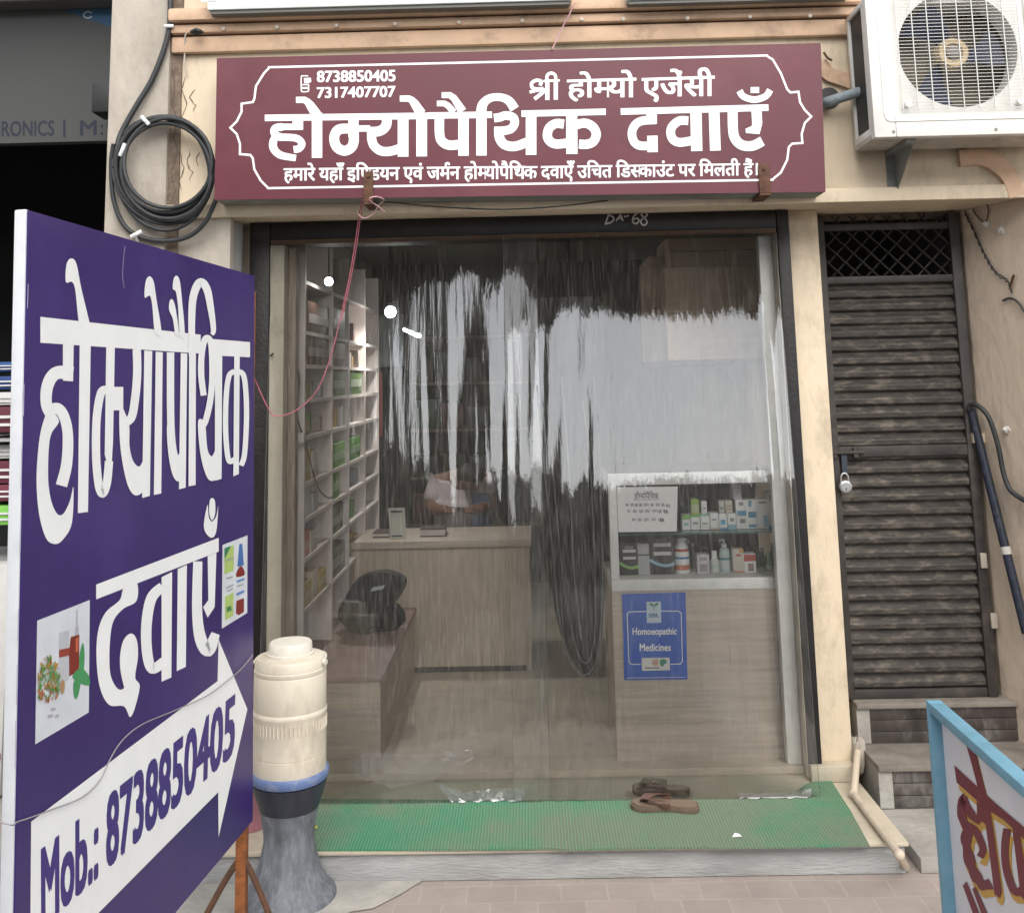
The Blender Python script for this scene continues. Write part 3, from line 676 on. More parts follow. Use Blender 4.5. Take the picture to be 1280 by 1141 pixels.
# person behind the counter (pale shirt, bent over)
def skinned(name, verts, edges, radii, m, parent, sub=1):
    org = Vector((0, 0, 0)); p_ = parent
    while p_ is not None: org += p_.location; p_ = p_.parent
    me = bpy.data.meshes.new(name); me.from_pydata([Vector(v) - org for v in verts], edges, [])
    o = bpy.data.objects.new(name, me); COL.objects.link(o); o.parent = parent
    md = o.modifiers.new('skin', 'SKIN'); md.use_smooth_shade = True
    if not me.skin_vertices: bpy.context.view_layer.objects.active = o
    for i, v in enumerate(me.skin_vertices[0].data): v.radius = radii[i] if isinstance(radii[i], tuple) else (radii[i], radii[i])
    me.skin_vertices[0].data[0].use_root = True
    s_ = o.modifiers.new('sub', 'SUBSURF'); s_.levels = s_.render_levels = sub
    me.materials.append(m); return o
SKIN = mat('brown_skin', (.20, .10, .065), .55, var=.08)
HX = at(572, 640, 3.0); 
pe = thing('person', 'person in a pale pink shirt seated bent forward behind the wooden counter', 'person', (HX.x, 3.0, .112))
X, Y_ = HX.x + .02, 3.05; zz = ctz
body_v = [(X, Y_ + .05, .58), (X, Y_ + .02, .75), (X + .01, Y_ - .05, .92), (X + .02, Y_ - .1, 1.03), (X + .045, Y_ - .20, 1.055), (X + .065, Y_ - .26, 1.06), (X + .085, Y_ - .32, 1.05), (X + .095, Y_ - .36, 1.0),
          (X - .14, Y_ - .10, 1.01), (X - .19, Y_ - .16, .86), (X - .13, Y_ - .36, .86), (X - .05, Y_ - .42, .87),
          (X + .17, Y_ - .10, 1.01), (X + .21, Y_ - .16, .87), (X + .15, Y_ - .36, .86), (X + .08, Y_ - .42, .87)]
body_e = [(0, 1), (1, 2), (2, 3), (3, 4), (4, 5), (5, 6), (6, 7), (3, 8), (8, 9), (9, 10), (10, 11), (3, 12), (12, 13), (13, 14), (14, 15)]
rad = [(.12, .09), (.12, .09), (.12, .09), (.10, .07), .055, .062, .085, .07, .07, .05, .038, .03, .07, .05, .038, .03]
bo = skinned('body', body_v, body_e, rad, SKIN, pe, 2)
sh_v = [(X, Y_ + .05, .56), (X, Y_ + .02, .75), (X + .01, Y_ - .05, .92), (X + .025, Y_ - .11, 1.045), (X - .14, Y_ - .10, 1.01), (X - .19, Y_ - .16, .87), (X + .17, Y_ - .10, 1.01), (X + .21, Y_ - .16, .88)]
skinned('shirt', sh_v, [(0, 1), (1, 2), (2, 3), (3, 4), (4, 5), (3, 6), (6, 7)], [(.19, .15), (.20, .16), (.20, .16), (.15, .13), .085, .068, .085, .068], simple((.50, .43, .45)), pe, 2)
lump(MB(), (X + .085, Y_ - .30, 1.075), (.09, .10, .075), amp=.03, seed=5).build('hair', mat('black_hair', (.012, .010, .009), .6, var=.3, scale=40), pe, smooth=60)
fn = MB()
for sx in (-.03, .09):
    for j in range(5):
        bx = X + (sx) + (-.03 + .014 * j); by = Y_ - .43
        L_ = (.05, .065, .07, .066, .05)[j] if j else .045
        fn.tube([(bx, by + .015, .875), (bx, by - L_ * .5, .87), (bx, by - L_, .855)], [.009, .008, .006], 6)
fn.build('fingers', SKIN, bo)
o = thing('chair', 'blue chair back beside the seated person behind the counter', 'chair', (X + .3, 2.75, .112))
a = at(590, 617, 2.75); b = at(613, 672, 2.75)
MB().box(a.x, b.x, 2.75, 2.79, .62, a.z).build('backrest', simple((.05, .085, .17)), o, bevel=.02)
MB().box(a.x, b.x, 2.75, 3.1, .55, .58).build('seat', simple((.05, .085, .17)), o, bevel=.01)
for dx, dy in ((.01, .02), (.01, .32)):
    for xx in (a.x + dx, b.x - dx): MB().box(xx - .01, xx + .01, 2.75 + dy - .01, 2.75 + dy + .01, .113, .549).build('leg', simple((.05, .085, .17)), o)
# back wall furniture
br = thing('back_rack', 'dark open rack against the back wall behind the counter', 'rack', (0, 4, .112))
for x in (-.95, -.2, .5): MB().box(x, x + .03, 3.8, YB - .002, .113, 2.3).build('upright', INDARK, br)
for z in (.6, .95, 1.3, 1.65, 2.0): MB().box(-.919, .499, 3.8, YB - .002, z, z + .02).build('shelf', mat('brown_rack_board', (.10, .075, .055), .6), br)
rnd = random.Random(4)
CN = ['brown', 'dark red', 'navy', 'olive', 'grey', 'black', 'tan', 'dark green']
CC = [(.14, .08, .05), (.16, .03, .03), (.02, .03, .09), (.08, .09, .03), (.13, .13, .13), (.02, .02, .02), (.2, .14, .08), (.03, .08, .04)]
for zi, z in enumerate((.6, .95, 1.3, 1.65, 2.0)):
    x = -.9
    for j in range(6):
        wd = rnd.uniform(.12, .2); ci = rnd.randrange(8); h = rnd.uniform(.14, .26)
        if x < -.2 < x + wd + .02: x = -.16
        if x + wd > .49: break
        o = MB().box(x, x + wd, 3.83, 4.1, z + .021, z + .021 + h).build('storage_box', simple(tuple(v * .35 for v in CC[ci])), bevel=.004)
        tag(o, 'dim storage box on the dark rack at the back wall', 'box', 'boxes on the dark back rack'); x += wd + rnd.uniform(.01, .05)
p0, p1 = at(455, 465, 3.7), at(478, 546, 3.7)
o = tag(MB().box(p0.x, p1.x, 3.70, 3.72, p1.z, p0.z).build('banner', simple((.30, .06, .055)), bevel=.004), 'dull red hanging banner at the back left of the shop', 'banner')
p0, p1 = at(456, 394, 3.6), at(505, 458, 3.6)
o = thing('wall_cabinet', 'grey wall cabinet under the ceiling at the back left of the shop', 'cabinet', (p0.x, 3.7, p1.z))
MB().box(p0.x, p1.x, 3.6, 3.95, p1.z, p0.z).build('body', simple((.20, .21, .21)), o, bevel=.006)
MB().box(p0.x + .02, p1.x - .02, 3.592, 3.599, p1.z + .02, p0.z - .02).build('door', simple((.23, .24, .24)), o)
# cardboard stack at upper right of the interior
CARD = mat('brown_cardboard', (.58, .45, .34), .8, var=.1, scale=5, stretch=(1, 1, 6))
cab = thing('overhead_loft', 'wall shelf carrying brown cartons high on the right inside wall', 'shelf', (.75, 1.3, 2))
zt0 = at(880, 397, .8).z
lx = at(826, 390, .8).x
MB().box(lx, XR - .001, .75, 2.2, zt0 - .22, zt0 - .2).build('board', INDARK, cab)
MB().box(lx + .02, lx + .05, .78, .82, 1.75, zt0 - .221).build('bracket', INDARK, cab) if zt0 - .23 > 1.75 else None
zb = zt0 - .199
for i, (px0, px1, py0, py1, y, lb) in enumerate(((833, 985, 331, 398, .80, 'wide brown carton, lowest of the stack high on the right'), (836, 980, 292, 331, .83, 'flat brown carton on top of the stack high on the right'), (813, 834, 320, 372, 1.0, 'narrow brown carton set back left of the stack high on the right'))):
    a, b = at(px0, py1, y), at(px1, py0, y)
    x1 = min(b.x, XR - .01)
    z0 = zb if i != 1 else zprev; z1 = b.z if i != 1 else max(b.z, z0 + .1)
    if i == 0: zprev = z1 + .002
    o = thing('cardboard_box', lb, 'box', (a.x, y, z0), 'brown cartons high on the right')
    MB().box(a.x, x1, y, y + .45, z0, z1).build('carton', CARD, o, bevel=.006)
    MB().box(a.x + .01, x1 - .01, y - .003, y - .001, (z0 + z1) / 2 - .004, (z0 + z1) / 2 + .004).build('flap_seam', simple((.25, .18, .12)), o)
# ------------------------------------------------------------------ lamps inside
def lamp_light(name, p, watts, col, parent):
    l = bpy.data.lights.new(name, 'SPOT'); l.energy = watts; l.spot_size = R(165); l.spot_blend = .6; l.shadow_soft_size = .05; l.color = col
    o = bpy.data.objects.new(name, l); COL.objects.link(o); o.parent = parent; o.location = Vector(p) - parent.location
LED = emis('lamp_glow', (1, 1, .97), 16)
HOLD = simple((.6, .6, .58))
for i, (px, py, Y0, r, lb) in enumerate(((411, 352, .62, .019, 'smaller round lit bulb nearest the left shelving'), (488, 390, 2.0, .033, 'large round lit bulb hanging over the counter'))):
    p = at(px, py, Y0); o = thing('light_bulb', lb, 'bulb', p, 'lit bulbs in the shop')
    lump(MB(), p, (r, r, r * 1.05), amp=0).build('globe', LED, o, smooth=60)
    MB().lathe([(r * .45, r * .95), (r * .4, r * 1.7)], p, 14).build('holder', INDARK, o, smooth=40)
    MB().tube([p + Vector((0, 0, r * 1.9)), (p.x, p.y, 2.619)], .004, 6).build('flex', WIRE, o)
    lamp_light('bulb_light', p + Vector((0, 0, -r * 1.3)), (.5, 12)[i], (1, .97, .9), o)
a, b = at(506, 412, 3.3), at(524, 420, 3.0); o = thing('tube_light', 'short lit tube light at the back of the shop', 'tube light', (a + b) / 2)
MB().tube([a, b], .014, 10).build('tube', emis('tube_glow', (.75, .95, 1), 9), o)
MB().tube([a + Vector((0, 0, .02)), b + Vector((0, 0, .02))], .012, 8).build('batten', HOLD, o)
lamp_light('tube_light_glow', (a + b) / 2 + Vector((0, 0, -.03)), 3, (.9, .97, 1), o)
# ================================================================== DISPLAY CASE
dc = thing('display_case', 'aluminium framed glass display case on a wood laminate base inside the right of the opening', 'display case', (.64, .5, .112))
YC = .36; DX0, DX1 = at(762, 660, YC).x, 1.03
zt, zg0, zg1, zm = at(760, 592, YC).z, at(760, 607, YC).z, at(765, 725, YC).z, at(765, 739, YC).z
zsh = at(870, 667, YC).z
MB().box(DX0, DX1, YC, YC + .02, .113, zm - .001).build('front_panel', LAMH, dc)
MB().box(DX0, DX0 + .02, YC + .021, YC + .45, .113, zm - .001).build('side_panel', LAM, dc)
f_ = MB(); f_.box(DX0, DX1, YC - .005, YC + .45, zm, zg1)
f_.box(DX0, DX1, YC - .005, YC + .03, zg0, zt); f_.box(DX0, DX0 + .035, YC - .004, YC + .03, zg1 + .0005, zg0 - .0005); f_.box(DX0, DX0 + .02, YC + .031, YC + .45, zg0, zt); f_.box(DX0, DX1, YC + .43, YC + .45, zg0, zt)
f_.build('frame', ALU, dc, bevel=.003)
GLASS = bpy.data.materials.new('clear_glass'); GLASS.use_nodes = True
t_ = GLASS.node_tree; t_.nodes.remove(t_.nodes['Principled BSDF'])
tr_ = t_.nodes.new('ShaderNodeBsdfTransparent'); gl_ = t_.nodes.new('ShaderNodeBsdfGlossy'); gl_.inputs['Roughness'].default_value = .03; mx_ = t_.nodes.new('ShaderNodeMixShader')
fr_ = t_.nodes.new('ShaderNodeFresnel'); fr_.inputs[0].default_value = 1.45
t_.links.new(fr_.outputs[0], mx_.inputs[0]); t_.links.new(tr_.outputs[0], mx_.inputs[1]); t_.links.new(gl_.outputs[0], mx_.inputs[2]); t_.links.new(mx_.outputs[0], t_.nodes['Material Output'].inputs[0])
MB().quad((DX0 + .035, YC + .012, zg1), (DX1, YC + .012, zg1), (DX1, YC + .012, zg0), (DX0 + .035, YC + .012, zg0)).build('front_glass', GLASS, dc)
MB().box(DX0 + .036, DX1 - .005, YC + .035, YC + .40, zsh - .008, zsh).build('glass_shelf', mat('greenish_glass_shelf', (.12, .2, .18), .1, var=.05), dc)
MB().box(DX0 + .03, DX1, YC + .415, YC + .429, zg1 + .001, zg0 - .001).build('back_board', mat('case_back', (.045, .05, .055), .5, var=.1), dc)
MB().quad((DX0, YC - .005, zt + .004), (DX1, YC - .005, zt + .004), (DX1, YC + .45, zt + .004), (DX0, YC + .45, zt + .004)).build('top_glass', GLASS, dc)
# packs in the case
def pack(px0, py0, px1, py1, y, c, lb, bands=(), d=.06, zfloor=None):
    a, b = at(px0, py1, y), at(px1, py0, y); dz = (zfloor + .001 - a.z) if zfloor else 0
    o = thing('medicine_box', lb, 'medicine box', (a.x, y, a.z + dz), 'packs in the glass display case')
    MB().box(a.x + .001, b.x - .001, y, y + d, a.z + dz, b.z + dz).build('box', simple(c), o, bevel=.002)
    h = b.z - a.z; w_ = b.x - a.x
    for (u0, u1, v0, v1, cc) in bands:
        MB().box(a.x + w_ * u0 + .0012, a.x + w_ * u1 - .0012, y - .0012, y - .0002, a.z + dz + h * v0, a.z + dz + h * v1).build('print', simple(cc), o)
    return b.z + dz
YP = YC + .10
W = (.82, .83, .82)
G1, BL, RD, GY = (.22, .48, .12), (.12, .32, .5), (.5, .08, .06), (.3, .3, .32)
lowtop = {}
for (x0, x1, y0, c, lb, bands) in (
    (853, 863, 648, W, 'white and green box at the left end of the upper shelf row, by the notice', ((0, 1, .7, 1, G1), (.2, .8, .3, .5, (.3, .55, .5)))),
    (864, 875, 647, W, 'white box with a green top, under the lime green box', ((0, 1, .8, 1, G1), (.2, .8, .35, .5, GY))),
    (876, 887, 647, W, 'white box with a pale green top, under the small white box', ((0, 1, .85, 1, (.3, .55, .45)), (.2, .8, .35, .45, GY))),
    (888, 898, 646, W, 'plain white box with a faint orange foot, right of the green topped boxes', ((.2, .8, .55, .65, GY), (0, 1, 0, .12, (.55, .42, .3)))),
    (899, 909, 647, W, 'white box with a round blue mark on the upper shelf', ((.2, .8, .3, .62, (.1, .4, .62)), (0, 1, 0, .1, BL))),
    (910, 920, 647, W, 'white box with a pale blue foot, left of the tall pair of boxes', ((.3, .8, .5, .7, GY), (0, 1, 0, .3, (.3, .5, .62)))),
    (921, 934, 630, W, 'white box with dark spots under the tallest lilac box', ((.25, .7, .8, .92, GY), (.1, .9, .45, .62, BL), (.3, .8, .2, .35, GY))),
    (935, 946, 630, W, 'tall white and teal box in the middle of the right half of the upper shelf', ((.15, .5, .75, .97, BL), (.1, .9, .38, .58, (.06, .25, .4)), (.1, .9, .05, .15, BL))),
    (948, 960, 630, W, 'tall white box with a diagonal blue foot on the upper shelf', ((.15, .85, .85, .92, GY), (.5, .95, .05, .45, (.2, .42, .6)))),
    (961, 972, 621, W, 'tallest white and teal box at the right end of the upper shelf', ((.2, .9, .74, .95, (.08, .32, .42)), (.3, .9, .2, .48, BL), (0, 1, 0, .08, BL)))):
    lowtop[x0] = pack(x0, y0, x1, 667, YP, c, lb, bands, zfloor=zsh)
def stack(x0, x1, h, base, c, lb, bands):
    a, b = at(x0, 640, YP), at(x1, 640, YP); z0 = lowtop[base] + .001
    o = thing('medicine_box', lb, 'medicine box', (a.x, YP, z0), 'packs in the glass display case')
    MB().box(a.x, b.x, YP, YP + .055, z0, z0 + h).build('box', simple(c), o, bevel=.002)
    for (u0, u1, v0, v1, cc) in bands:
        MB().box(a.x + (b.x - a.x) * u0 + .001, a.x + (b.x - a.x) * u1 - .001, YP - .0012, YP - .0002, z0 + h * v0, z0 + h * v1).build('print', simple(cc), o)
stack(864, 874, .062, 864, (.5, .58, .35), 'lime green and white box stacked on the upper shelf row', ((0, 1, .65, 1, (.3, .52, .08)), (0, 1, .02, .14, (.55, .5, .1))))
stack(877, 884, .052, 876, W, 'small white box stacked beside the lime green box', ((.2, .8, .4, .5, GY),))
stack(899, 906, .053, 899, (.6, .6, .54), 'small cream box, left one of the middle pair stacked on the row', ((.2, .8, .3, .5, GY),))
stack(907, 916, .053, 910, (.6, .58, .5), 'small cream box, right one of the middle pair stacked on the row', ((.1, .9, .55, .62, (.5, .3, .12)), (.1, .9, .3, .36, (.5, .3, .12))))
stack(917, 928, .066, 921, (.58, .56, .6), 'tall lilac white box topping the upper shelf packs', ((.15, .9, .86, .92, GY), (.15, .9, .7, .75, GY)))
YQ = YC + .10; zfl = zg1
pack(872, 698, 887, 722, YQ, (.55, .53, .56), 'pale lilac box with a grey window on the lower shelf', ((.2, .8, .1, .5, GY), (.2, .8, .7, .85, GY)), zfloor=zfl)
pack(917, 692, 930, 722, YQ, (.6, .56, .48), 'cream box with an orange corner on the lower shelf', ((.55, 1, .85, 1, (.55, .28, .1)), (.3, .75, .7, .78, RD), (0, 1, 0, .08, (.5, .25, .15))), zfloor=zfl)
pack(931, 698, 945, 722, YQ, W, 'white and red box on the lower shelf', ((0, 1, .6, .95, RD), (.3, .8, .08, .48, (.32, .2, .2))), zfloor=zfl)
pack(798, 683, 812, 722, YQ, (.42, .43, .44), 'grey box between the two black packs on the lower shelf', ((0, 1, .62, .66, INK and (.05, .05, .06)),), zfloor=zfl)
def blackpack(px0, px1, py0, swc, lb):
    a, b = at(px0, 722, YQ), at(px1, py0, YQ); z0 = zfl + .001; z1 = b.z
    o = thing('hair_colour_pack', lb, 'medicine box', (a.x, YQ, z0), 'packs in the glass display case')
    MB().box(a.x, b.x, YQ, YQ + .06, z0, z1).build('box', simple((.035, .03, .035)), o, bevel=.003)
    h = z1 - z0; w_ = b.x - a.x
    for v in (.48, .70): MB().box(a.x + w_ * .2, b.x - w_ * .12, YQ - .002, YQ - .0003, z0 + h * v, z0 + h * (v + .09)).build('label_strip', simple((.55, .55, .56)), o)
    sw = MB(); pts = [(a.x + w_ * u, z0 + h * (.38 - .16 * math.sin(u * 2.4))) for u in [k / 10 for k in range(11)]]
    l, r_ = ribbon(pts, .012); n = len(l)
    sw.add([(q.x, YQ - .0022, q.y) for q in l] + [(q.x, YQ - .0022, q.y) for q in r_], [(i, i + 1, n + i + 1, n + i) for i in range(n - 1)]); sw.build('swoosh', simple(swc), o)
    k = MB()
    for v in (.82, .87): k.box(a.x + w_ * .3, b.x - w_ * .25, YQ - .002, YQ - .0003, z0 + h * v, z0 + h * (v + .018))
    k.build('print', simple((.4, .4, .42)), o)
blackpack(775, 797, 678, (.22, .45, .12), 'black pack with a green swoosh at the left of the lower shelf')
blackpack(812, 842, 668, (.3, .48, .62), 'larger black pack with a pale blue swoosh on the lower shelf')
def bottle(px, y, prof, c, lb, name='bottle', cap=None, bands=(), py=722):
    p = at(px, py, y); p.z = zfl + .001
    o = thing(name, lb, 'bottle', p, 'bottles in the glass display case')
    MB().lathe(prof, p, 20).build('body', simple(c, .35), o, smooth=45)
    if cap: MB().lathe(cap[0], p, 16).build('cap', simple(cap[1], .35), o, smooth=45)
    for z0, z1, r, cc in bands: MB().lathe([(r, z0), (r, z1)], p, 20, cap=False).build('label', simple(cc), o, smooth=60)
    return o, p
S = (at(100, 722, YQ) - at(101, 722, YQ)).length
bottle(853, YQ + .04, [(9 * S, 0), (9.6 * S, 1.5 * S), (9.6 * S, 22 * S), (8 * S, 33 * S), (5.5 * S, 37 * S)], (.8, .82, .82), 'white shampoo bottle with a blue band and a red fruit on the lower shelf', cap=([(7 * S, 37.2 * S), (7.2 * S, 41 * S), (5.5 * S, 42 * S)], (.8, .82, .83)), bands=((17 * S, 19.5 * S, 9.75 * S, (.05, .2, .45)), (25 * S, 29 * S, 9.75 * S * .93, RD), (4 * S, 10 * S, 9.8 * S, (.5, .16, .08))))
bottle(894, YQ + .04, [(5.6 * S, 0), (6 * S, 1 * S), (6 * S, 12 * S), (4 * S, 16 * S)], (.55, .6, .55), 'small pale green bottle with a tall white cap on the lower shelf', cap=([(3.6 * S, 16.2 * S), (3.4 * S, 25 * S)], (.8, .82, .8)), bands=((4 * S, 9 * S, 6.1 * S, (.45, .55, .48)),))
o, p = bottle(907, YQ + .04, [(6.4 * S, 0), (6.8 * S, 1 * S), (6.8 * S, 22 * S), (5.5 * S, 27 * S), (3 * S, 29 * S)], (.50, .58, .60), 'white pump dispenser bottle with a teal label on the lower shelf', 'pump_bottle', cap=([(3.4 * S, 29.2 * S), (3.4 * S, 33 * S), (1.4 * S, 33.5 * S), (1.4 * S, 38 * S)], (.8, .82, .82)), bands=((6 * S, 18 * S, 6.9 * S, (.55, .6, .62)), (14.5 * S, 17 * S, 7 * S, (.05, .28, .28))))
MB().tube([p + Vector((0, 0, 38.4 * S)), p + Vector((-4.5 * S, -.01, 38.2 * S)), p + Vector((-6.2 * S, -.012, 36.5 * S))], [1.7 * S, 1.4 * S, 1 * S], 8).build('spout', simple((.8, .82, .82)), o)
bottle(962, YQ + .04, [(4.6 * S, 0), (4.8 * S, 8 * S), (3 * S, 13 * S), (2.6 * S, 22 * S)], (.06, .18, .05), 'dark green bottle with a small white label at the right of the lower shelf', bands=((1 * S, 7 * S, 4.9 * S, (.4, .45, .4)),))
for px, h in ((783, 20), (861, 30), (868, 26), (882, 22), (936, 20), (947, 27), (954, 18), (968, 24)):
    p = at(px, 722, YC + .24); p.z = zfl + .001
    o = thing('bottle', 'dim dark bottle in the back row of the lower case shelf', 'bottle', p, 'dark bottles at the back of the case')
    MB().lathe([(5.2 * S, 0), (5.6 * S, 1 * S), (5.6 * S, h * .65 * S), (2.4 * S, h * .82 * S), (2.3 * S, h * S)], p, 16).build('body', simple((.05, .075, .05), .3), o, smooth=45)
    MB().lathe([(2.6 * S, h * S + .0005), (2.6 * S, h * S + 4 * S)], p, 12).build('cap', simple((.3, .3, .3)), o, smooth=45)
# notice and poster on the case
PG = Plane((0, YC - .007, 0), (0, -1, 0))
nt_ = thing('paper_notice', 'white paper notice with faint handwriting taped inside the glass at the case top left', 'notice', at(810, 637, YC - .01))
q = [PG.pt(771, 609), PG.pt(847, 608), PG.pt(846, 664), PG.pt(773, 665)]
MB().hexa([v + Vector((0, -.001, 0)) for v in q], q).build('sheet', PAPER, nt_)
t = MB()
deva(t, PG, [(793, 616.5), (823, 616.5), (823, 623), (793, 623)], ['ह', 'ो', '~म', 'य', 'ो', 'प', 'ै', 'ि', 'थ', 'क'], .015, .006)
trace(t, PG, (0, 0), 1, [('s', .6, [(792, 624.5), (824, 624)])], .006)
rnd = random.Random(3)
for y0, xs_, xe in ((631, 782, 836), (639, 784, 834), (649.5, 790, 829)):
    x = xs_
    while x < xe - 4:
        l_ = rnd.uniform(3, 7); hv = rnd.uniform(1.2, 3.2)
        trace(t, PG, (0, 0), 1, [('c', .75, [(x, y0 - 1), (x + l_ * .3, y0 + hv * .6), (x + l_ * .5, y0 - hv * .3), (x + l_ * .8, y0 + hv * .4), (x + l_, y0)]), ('s', .6, [(x, y0 - 1.6), (x + l_, y0 - 1.6)])], .006); x += l_ + rnd.uniform(1, 3)
    trace(t, PG, (0, 0), 1, [('c', 1.0, [(xe - 4, y0 - 1), (xe - 2, y0 + 2.5), (xe - .5, y0 - 1), (xe + 1, y0 + 3)])], .006)
t.build('handwriting', simple((.14, .13, .15)), nt_)
po = thing('blue_poster', 'bright blue poster with white words about medicines on the case base', 'poster', at(818, 795, YC - .01))
q = [PG.pt(777.5, 742.5), PG.pt(857, 740.5), PG.pt(859.5, 849), PG.pt(780.5, 850)]
MB().hexa([v + Vector((0, .002, 0)) for v in q], [v + Vector((0, .0065, 0)) for v in q]).build('sheet', POSTER, po)
PP = Plane((0, YC - .005, 0), (0, -1, 0))
t = MB(); rc = [(808, 764), (786.5, 764.5), (784, 767), (786, 827), (788.5, 830), (801, 830)]; rd = [(826, 763.5), (848, 763.5), (851.5, 766), (853, 826), (850.5, 829.5), (838, 829.8)]
trace(t, PP, (0, 0), 1, [('s', 1, rc), ('s', 1, rd), ('s', .5, [(783, 847), (857, 846)])]); t.build('border_line', WHITEV, po)
t = MB(); latin(t, PP, [(790.5, 784.5), (846, 784), (846, 792.8), (790.5, 793.3)], 'Homoeopathic', .022); latin(t, PP, [(799.5, 804.3), (838.5, 804), (838.5, 813.2), (799.5, 813.5)], 'Medicines', .022); t.build('lettering', WHITEV, po)
t = MB(); trace(t, PP, (0, 0), 1, [('p', [(808, 752), (826, 751.5), (826.5, 778), (808.5, 778.5)])]); e_ = t.build('emblem', simple((.5, .62, .72)), po)
t = MB(); latin(t, PP, [(810.5, 766.5), (824.5, 766), (824.5, 771), (810.5, 771.5)], 'SBL', .03, .0045); t.build('lettering', simple((.02, .12, .3)), e_)
t = MB(); trace(t, PP, (0, 0), 1, [('q', [(812, 754), (815, 753.5), (817.5, 757), (814, 757)]), ('q', [(823, 753.5), (820, 753.5), (817.5, 757), (821, 757)]), ('s', .8, [(817.5, 757), (817.5, 763)])], .0045); t.build('leaf_symbol', simple((.03, .2, .12)), e_)
t = MB(); trace(t, PP, (0, 0), 1, [('p', [(802, 822), (837, 821.5), (837.5, 837.5), (802.5, 838)])]); e2 = t.build('badge', simple((.66, .67, .66)), po)
t = MB(); trace(t, PP, (0, 0), 1, [('q', [(816, 825), (822, 824), (823, 829), (820, 832), (816, 830)])], .0045); t.build('pale_figure', simple((.55, .32, .25)), e2)
t = MB(); trace(t, PP, (0, 0), 1, [('q', [(825, 825), (831, 823.5), (833.5, 828), (830, 830), (829, 832.5), (825.5, 831)])], .0045); t.build('green_figure', simple((.04, .25, .18)), e2)
t = MB(); trace(t, PP, (0, 0), 1, [('s', 1.2, [(806, 834.5), (824, 834.2)])], .0045); t.build('print_line', INK, e2)
# ================================================================== PLASTIC CURTAIN
PVC = bpy.data.materials.new('clear_plastic_sheet'); PVC.use_nodes = True
t_ = PVC.node_tree; N = t_.nodes; L = t_.links; N.remove(N['Principled BSDF'])
tr_ = N.new('ShaderNodeBsdfTransparent'); tr_.inputs[0].default_value = (.95, .95, .94, 1)
gl_ = N.new('ShaderNodeBsdfGlossy'); gl_.inputs['Roughness'].default_value = .012
df_ = N.new('ShaderNodeBsdfDiffuse'); df_.inputs[0].default_value = (.72, .68, .60, 1)
fr_ = N.new('ShaderNodeFresnel'); fr_.inputs[0].default_value = 1.6
mu = N.new('ShaderNodeMath'); mu.operation = 'MULTIPLY_ADD'; mu.inputs[1].default_value = 1.0; mu.inputs[2].default_value = .085; mu.use_clamp = True
m1 = N.new('ShaderNodeMixShader'); m2 = N.new('ShaderNodeMixShader')
tc = N.new('ShaderNodeTexCoord'); mp = N.new('ShaderNodeMapping'); mp.inputs['Scale'].default_value = (34, 34, 1.5)
nz = N.new('ShaderNodeTexNoise'); nz.inputs['Scale'].default_value = 1; nz.inputs['Detail'].default_value = 6; nz.inputs['Roughness'].default_value = .52
bp = N.new('ShaderNodeBump'); bp.inputs['Strength'].default_value = 1; bp.inputs['Distance'].default_value = 1
mpb = N.new('ShaderNodeMapping'); mpb.inputs['Scale'].default_value = (95, 95, 8); nzb = N.new('ShaderNodeTexNoise'); nzb.inputs['Scale'].default_value = 1; nzb.inputs['Detail'].default_value = 4
L.new(tc.outputs['Object'], mp.inputs[0]); L.new(mp.outputs[0], nz.inputs[0]); L.new(tc.outputs['Object'], mpb.inputs[0]); L.new(mpb.outputs[0], nzb.inputs[0])
h1 = N.new('ShaderNodeMath'); h1.operation = 'MULTIPLY'; h1.inputs[1].default_value = .0009; L.new(nz.outputs[0], h1.inputs[0])
h2 = N.new('ShaderNodeMath'); h2.operation = 'MULTIPLY_ADD'; h2.inputs[1].default_value = .00035; L.new(nzb.outputs[0], h2.inputs[0]); L.new(h1.outputs[0], h2.inputs[2])
L.new(h2.outputs[0], bp.inputs['Height'])
L.new(bp.outputs[0], gl_.inputs['Normal']); L.new(bp.outputs[0], fr_.inputs['Normal'])
mp2 = N.new('ShaderNodeMapping'); mp2.inputs['Scale'].default_value = (150, 150, 5); nz2 = N.new('ShaderNodeTexNoise'); nz2.inputs['Scale'].default_value = 1; nz2.inputs['Detail'].default_value = 4
L.new(tc.outputs['Object'], mp2.inputs[0]); L.new(mp2.outputs[0], nz2.inputs[0])
rd_ = N.new('ShaderNodeMapRange'); rd_.inputs[1].default_value = .45; rd_.inputs[2].default_value = .8; rd_.inputs[3].default_value = .022; rd_.inputs[4].default_value = .10
L.new(nz2.outputs[0], rd_.inputs[0])
L.new(rd_.outputs[0], m1.inputs[0]); L.new(tr_.outputs[0], m1.inputs[1]); L.new(df_.outputs[0], m1.inputs[2])
L.new(fr_.outputs[0], mu.inputs[0]); L.new(mu.outputs[0], m2.inputs[0]); L.new(m1.outputs[0], m2.inputs[1]); L.new(gl_.outputs[0], m2.inputs[2])
L.new(m2.outputs[0], N['Material Output'].inputs[0])
ZT, ZB = zl0 - .004, .112
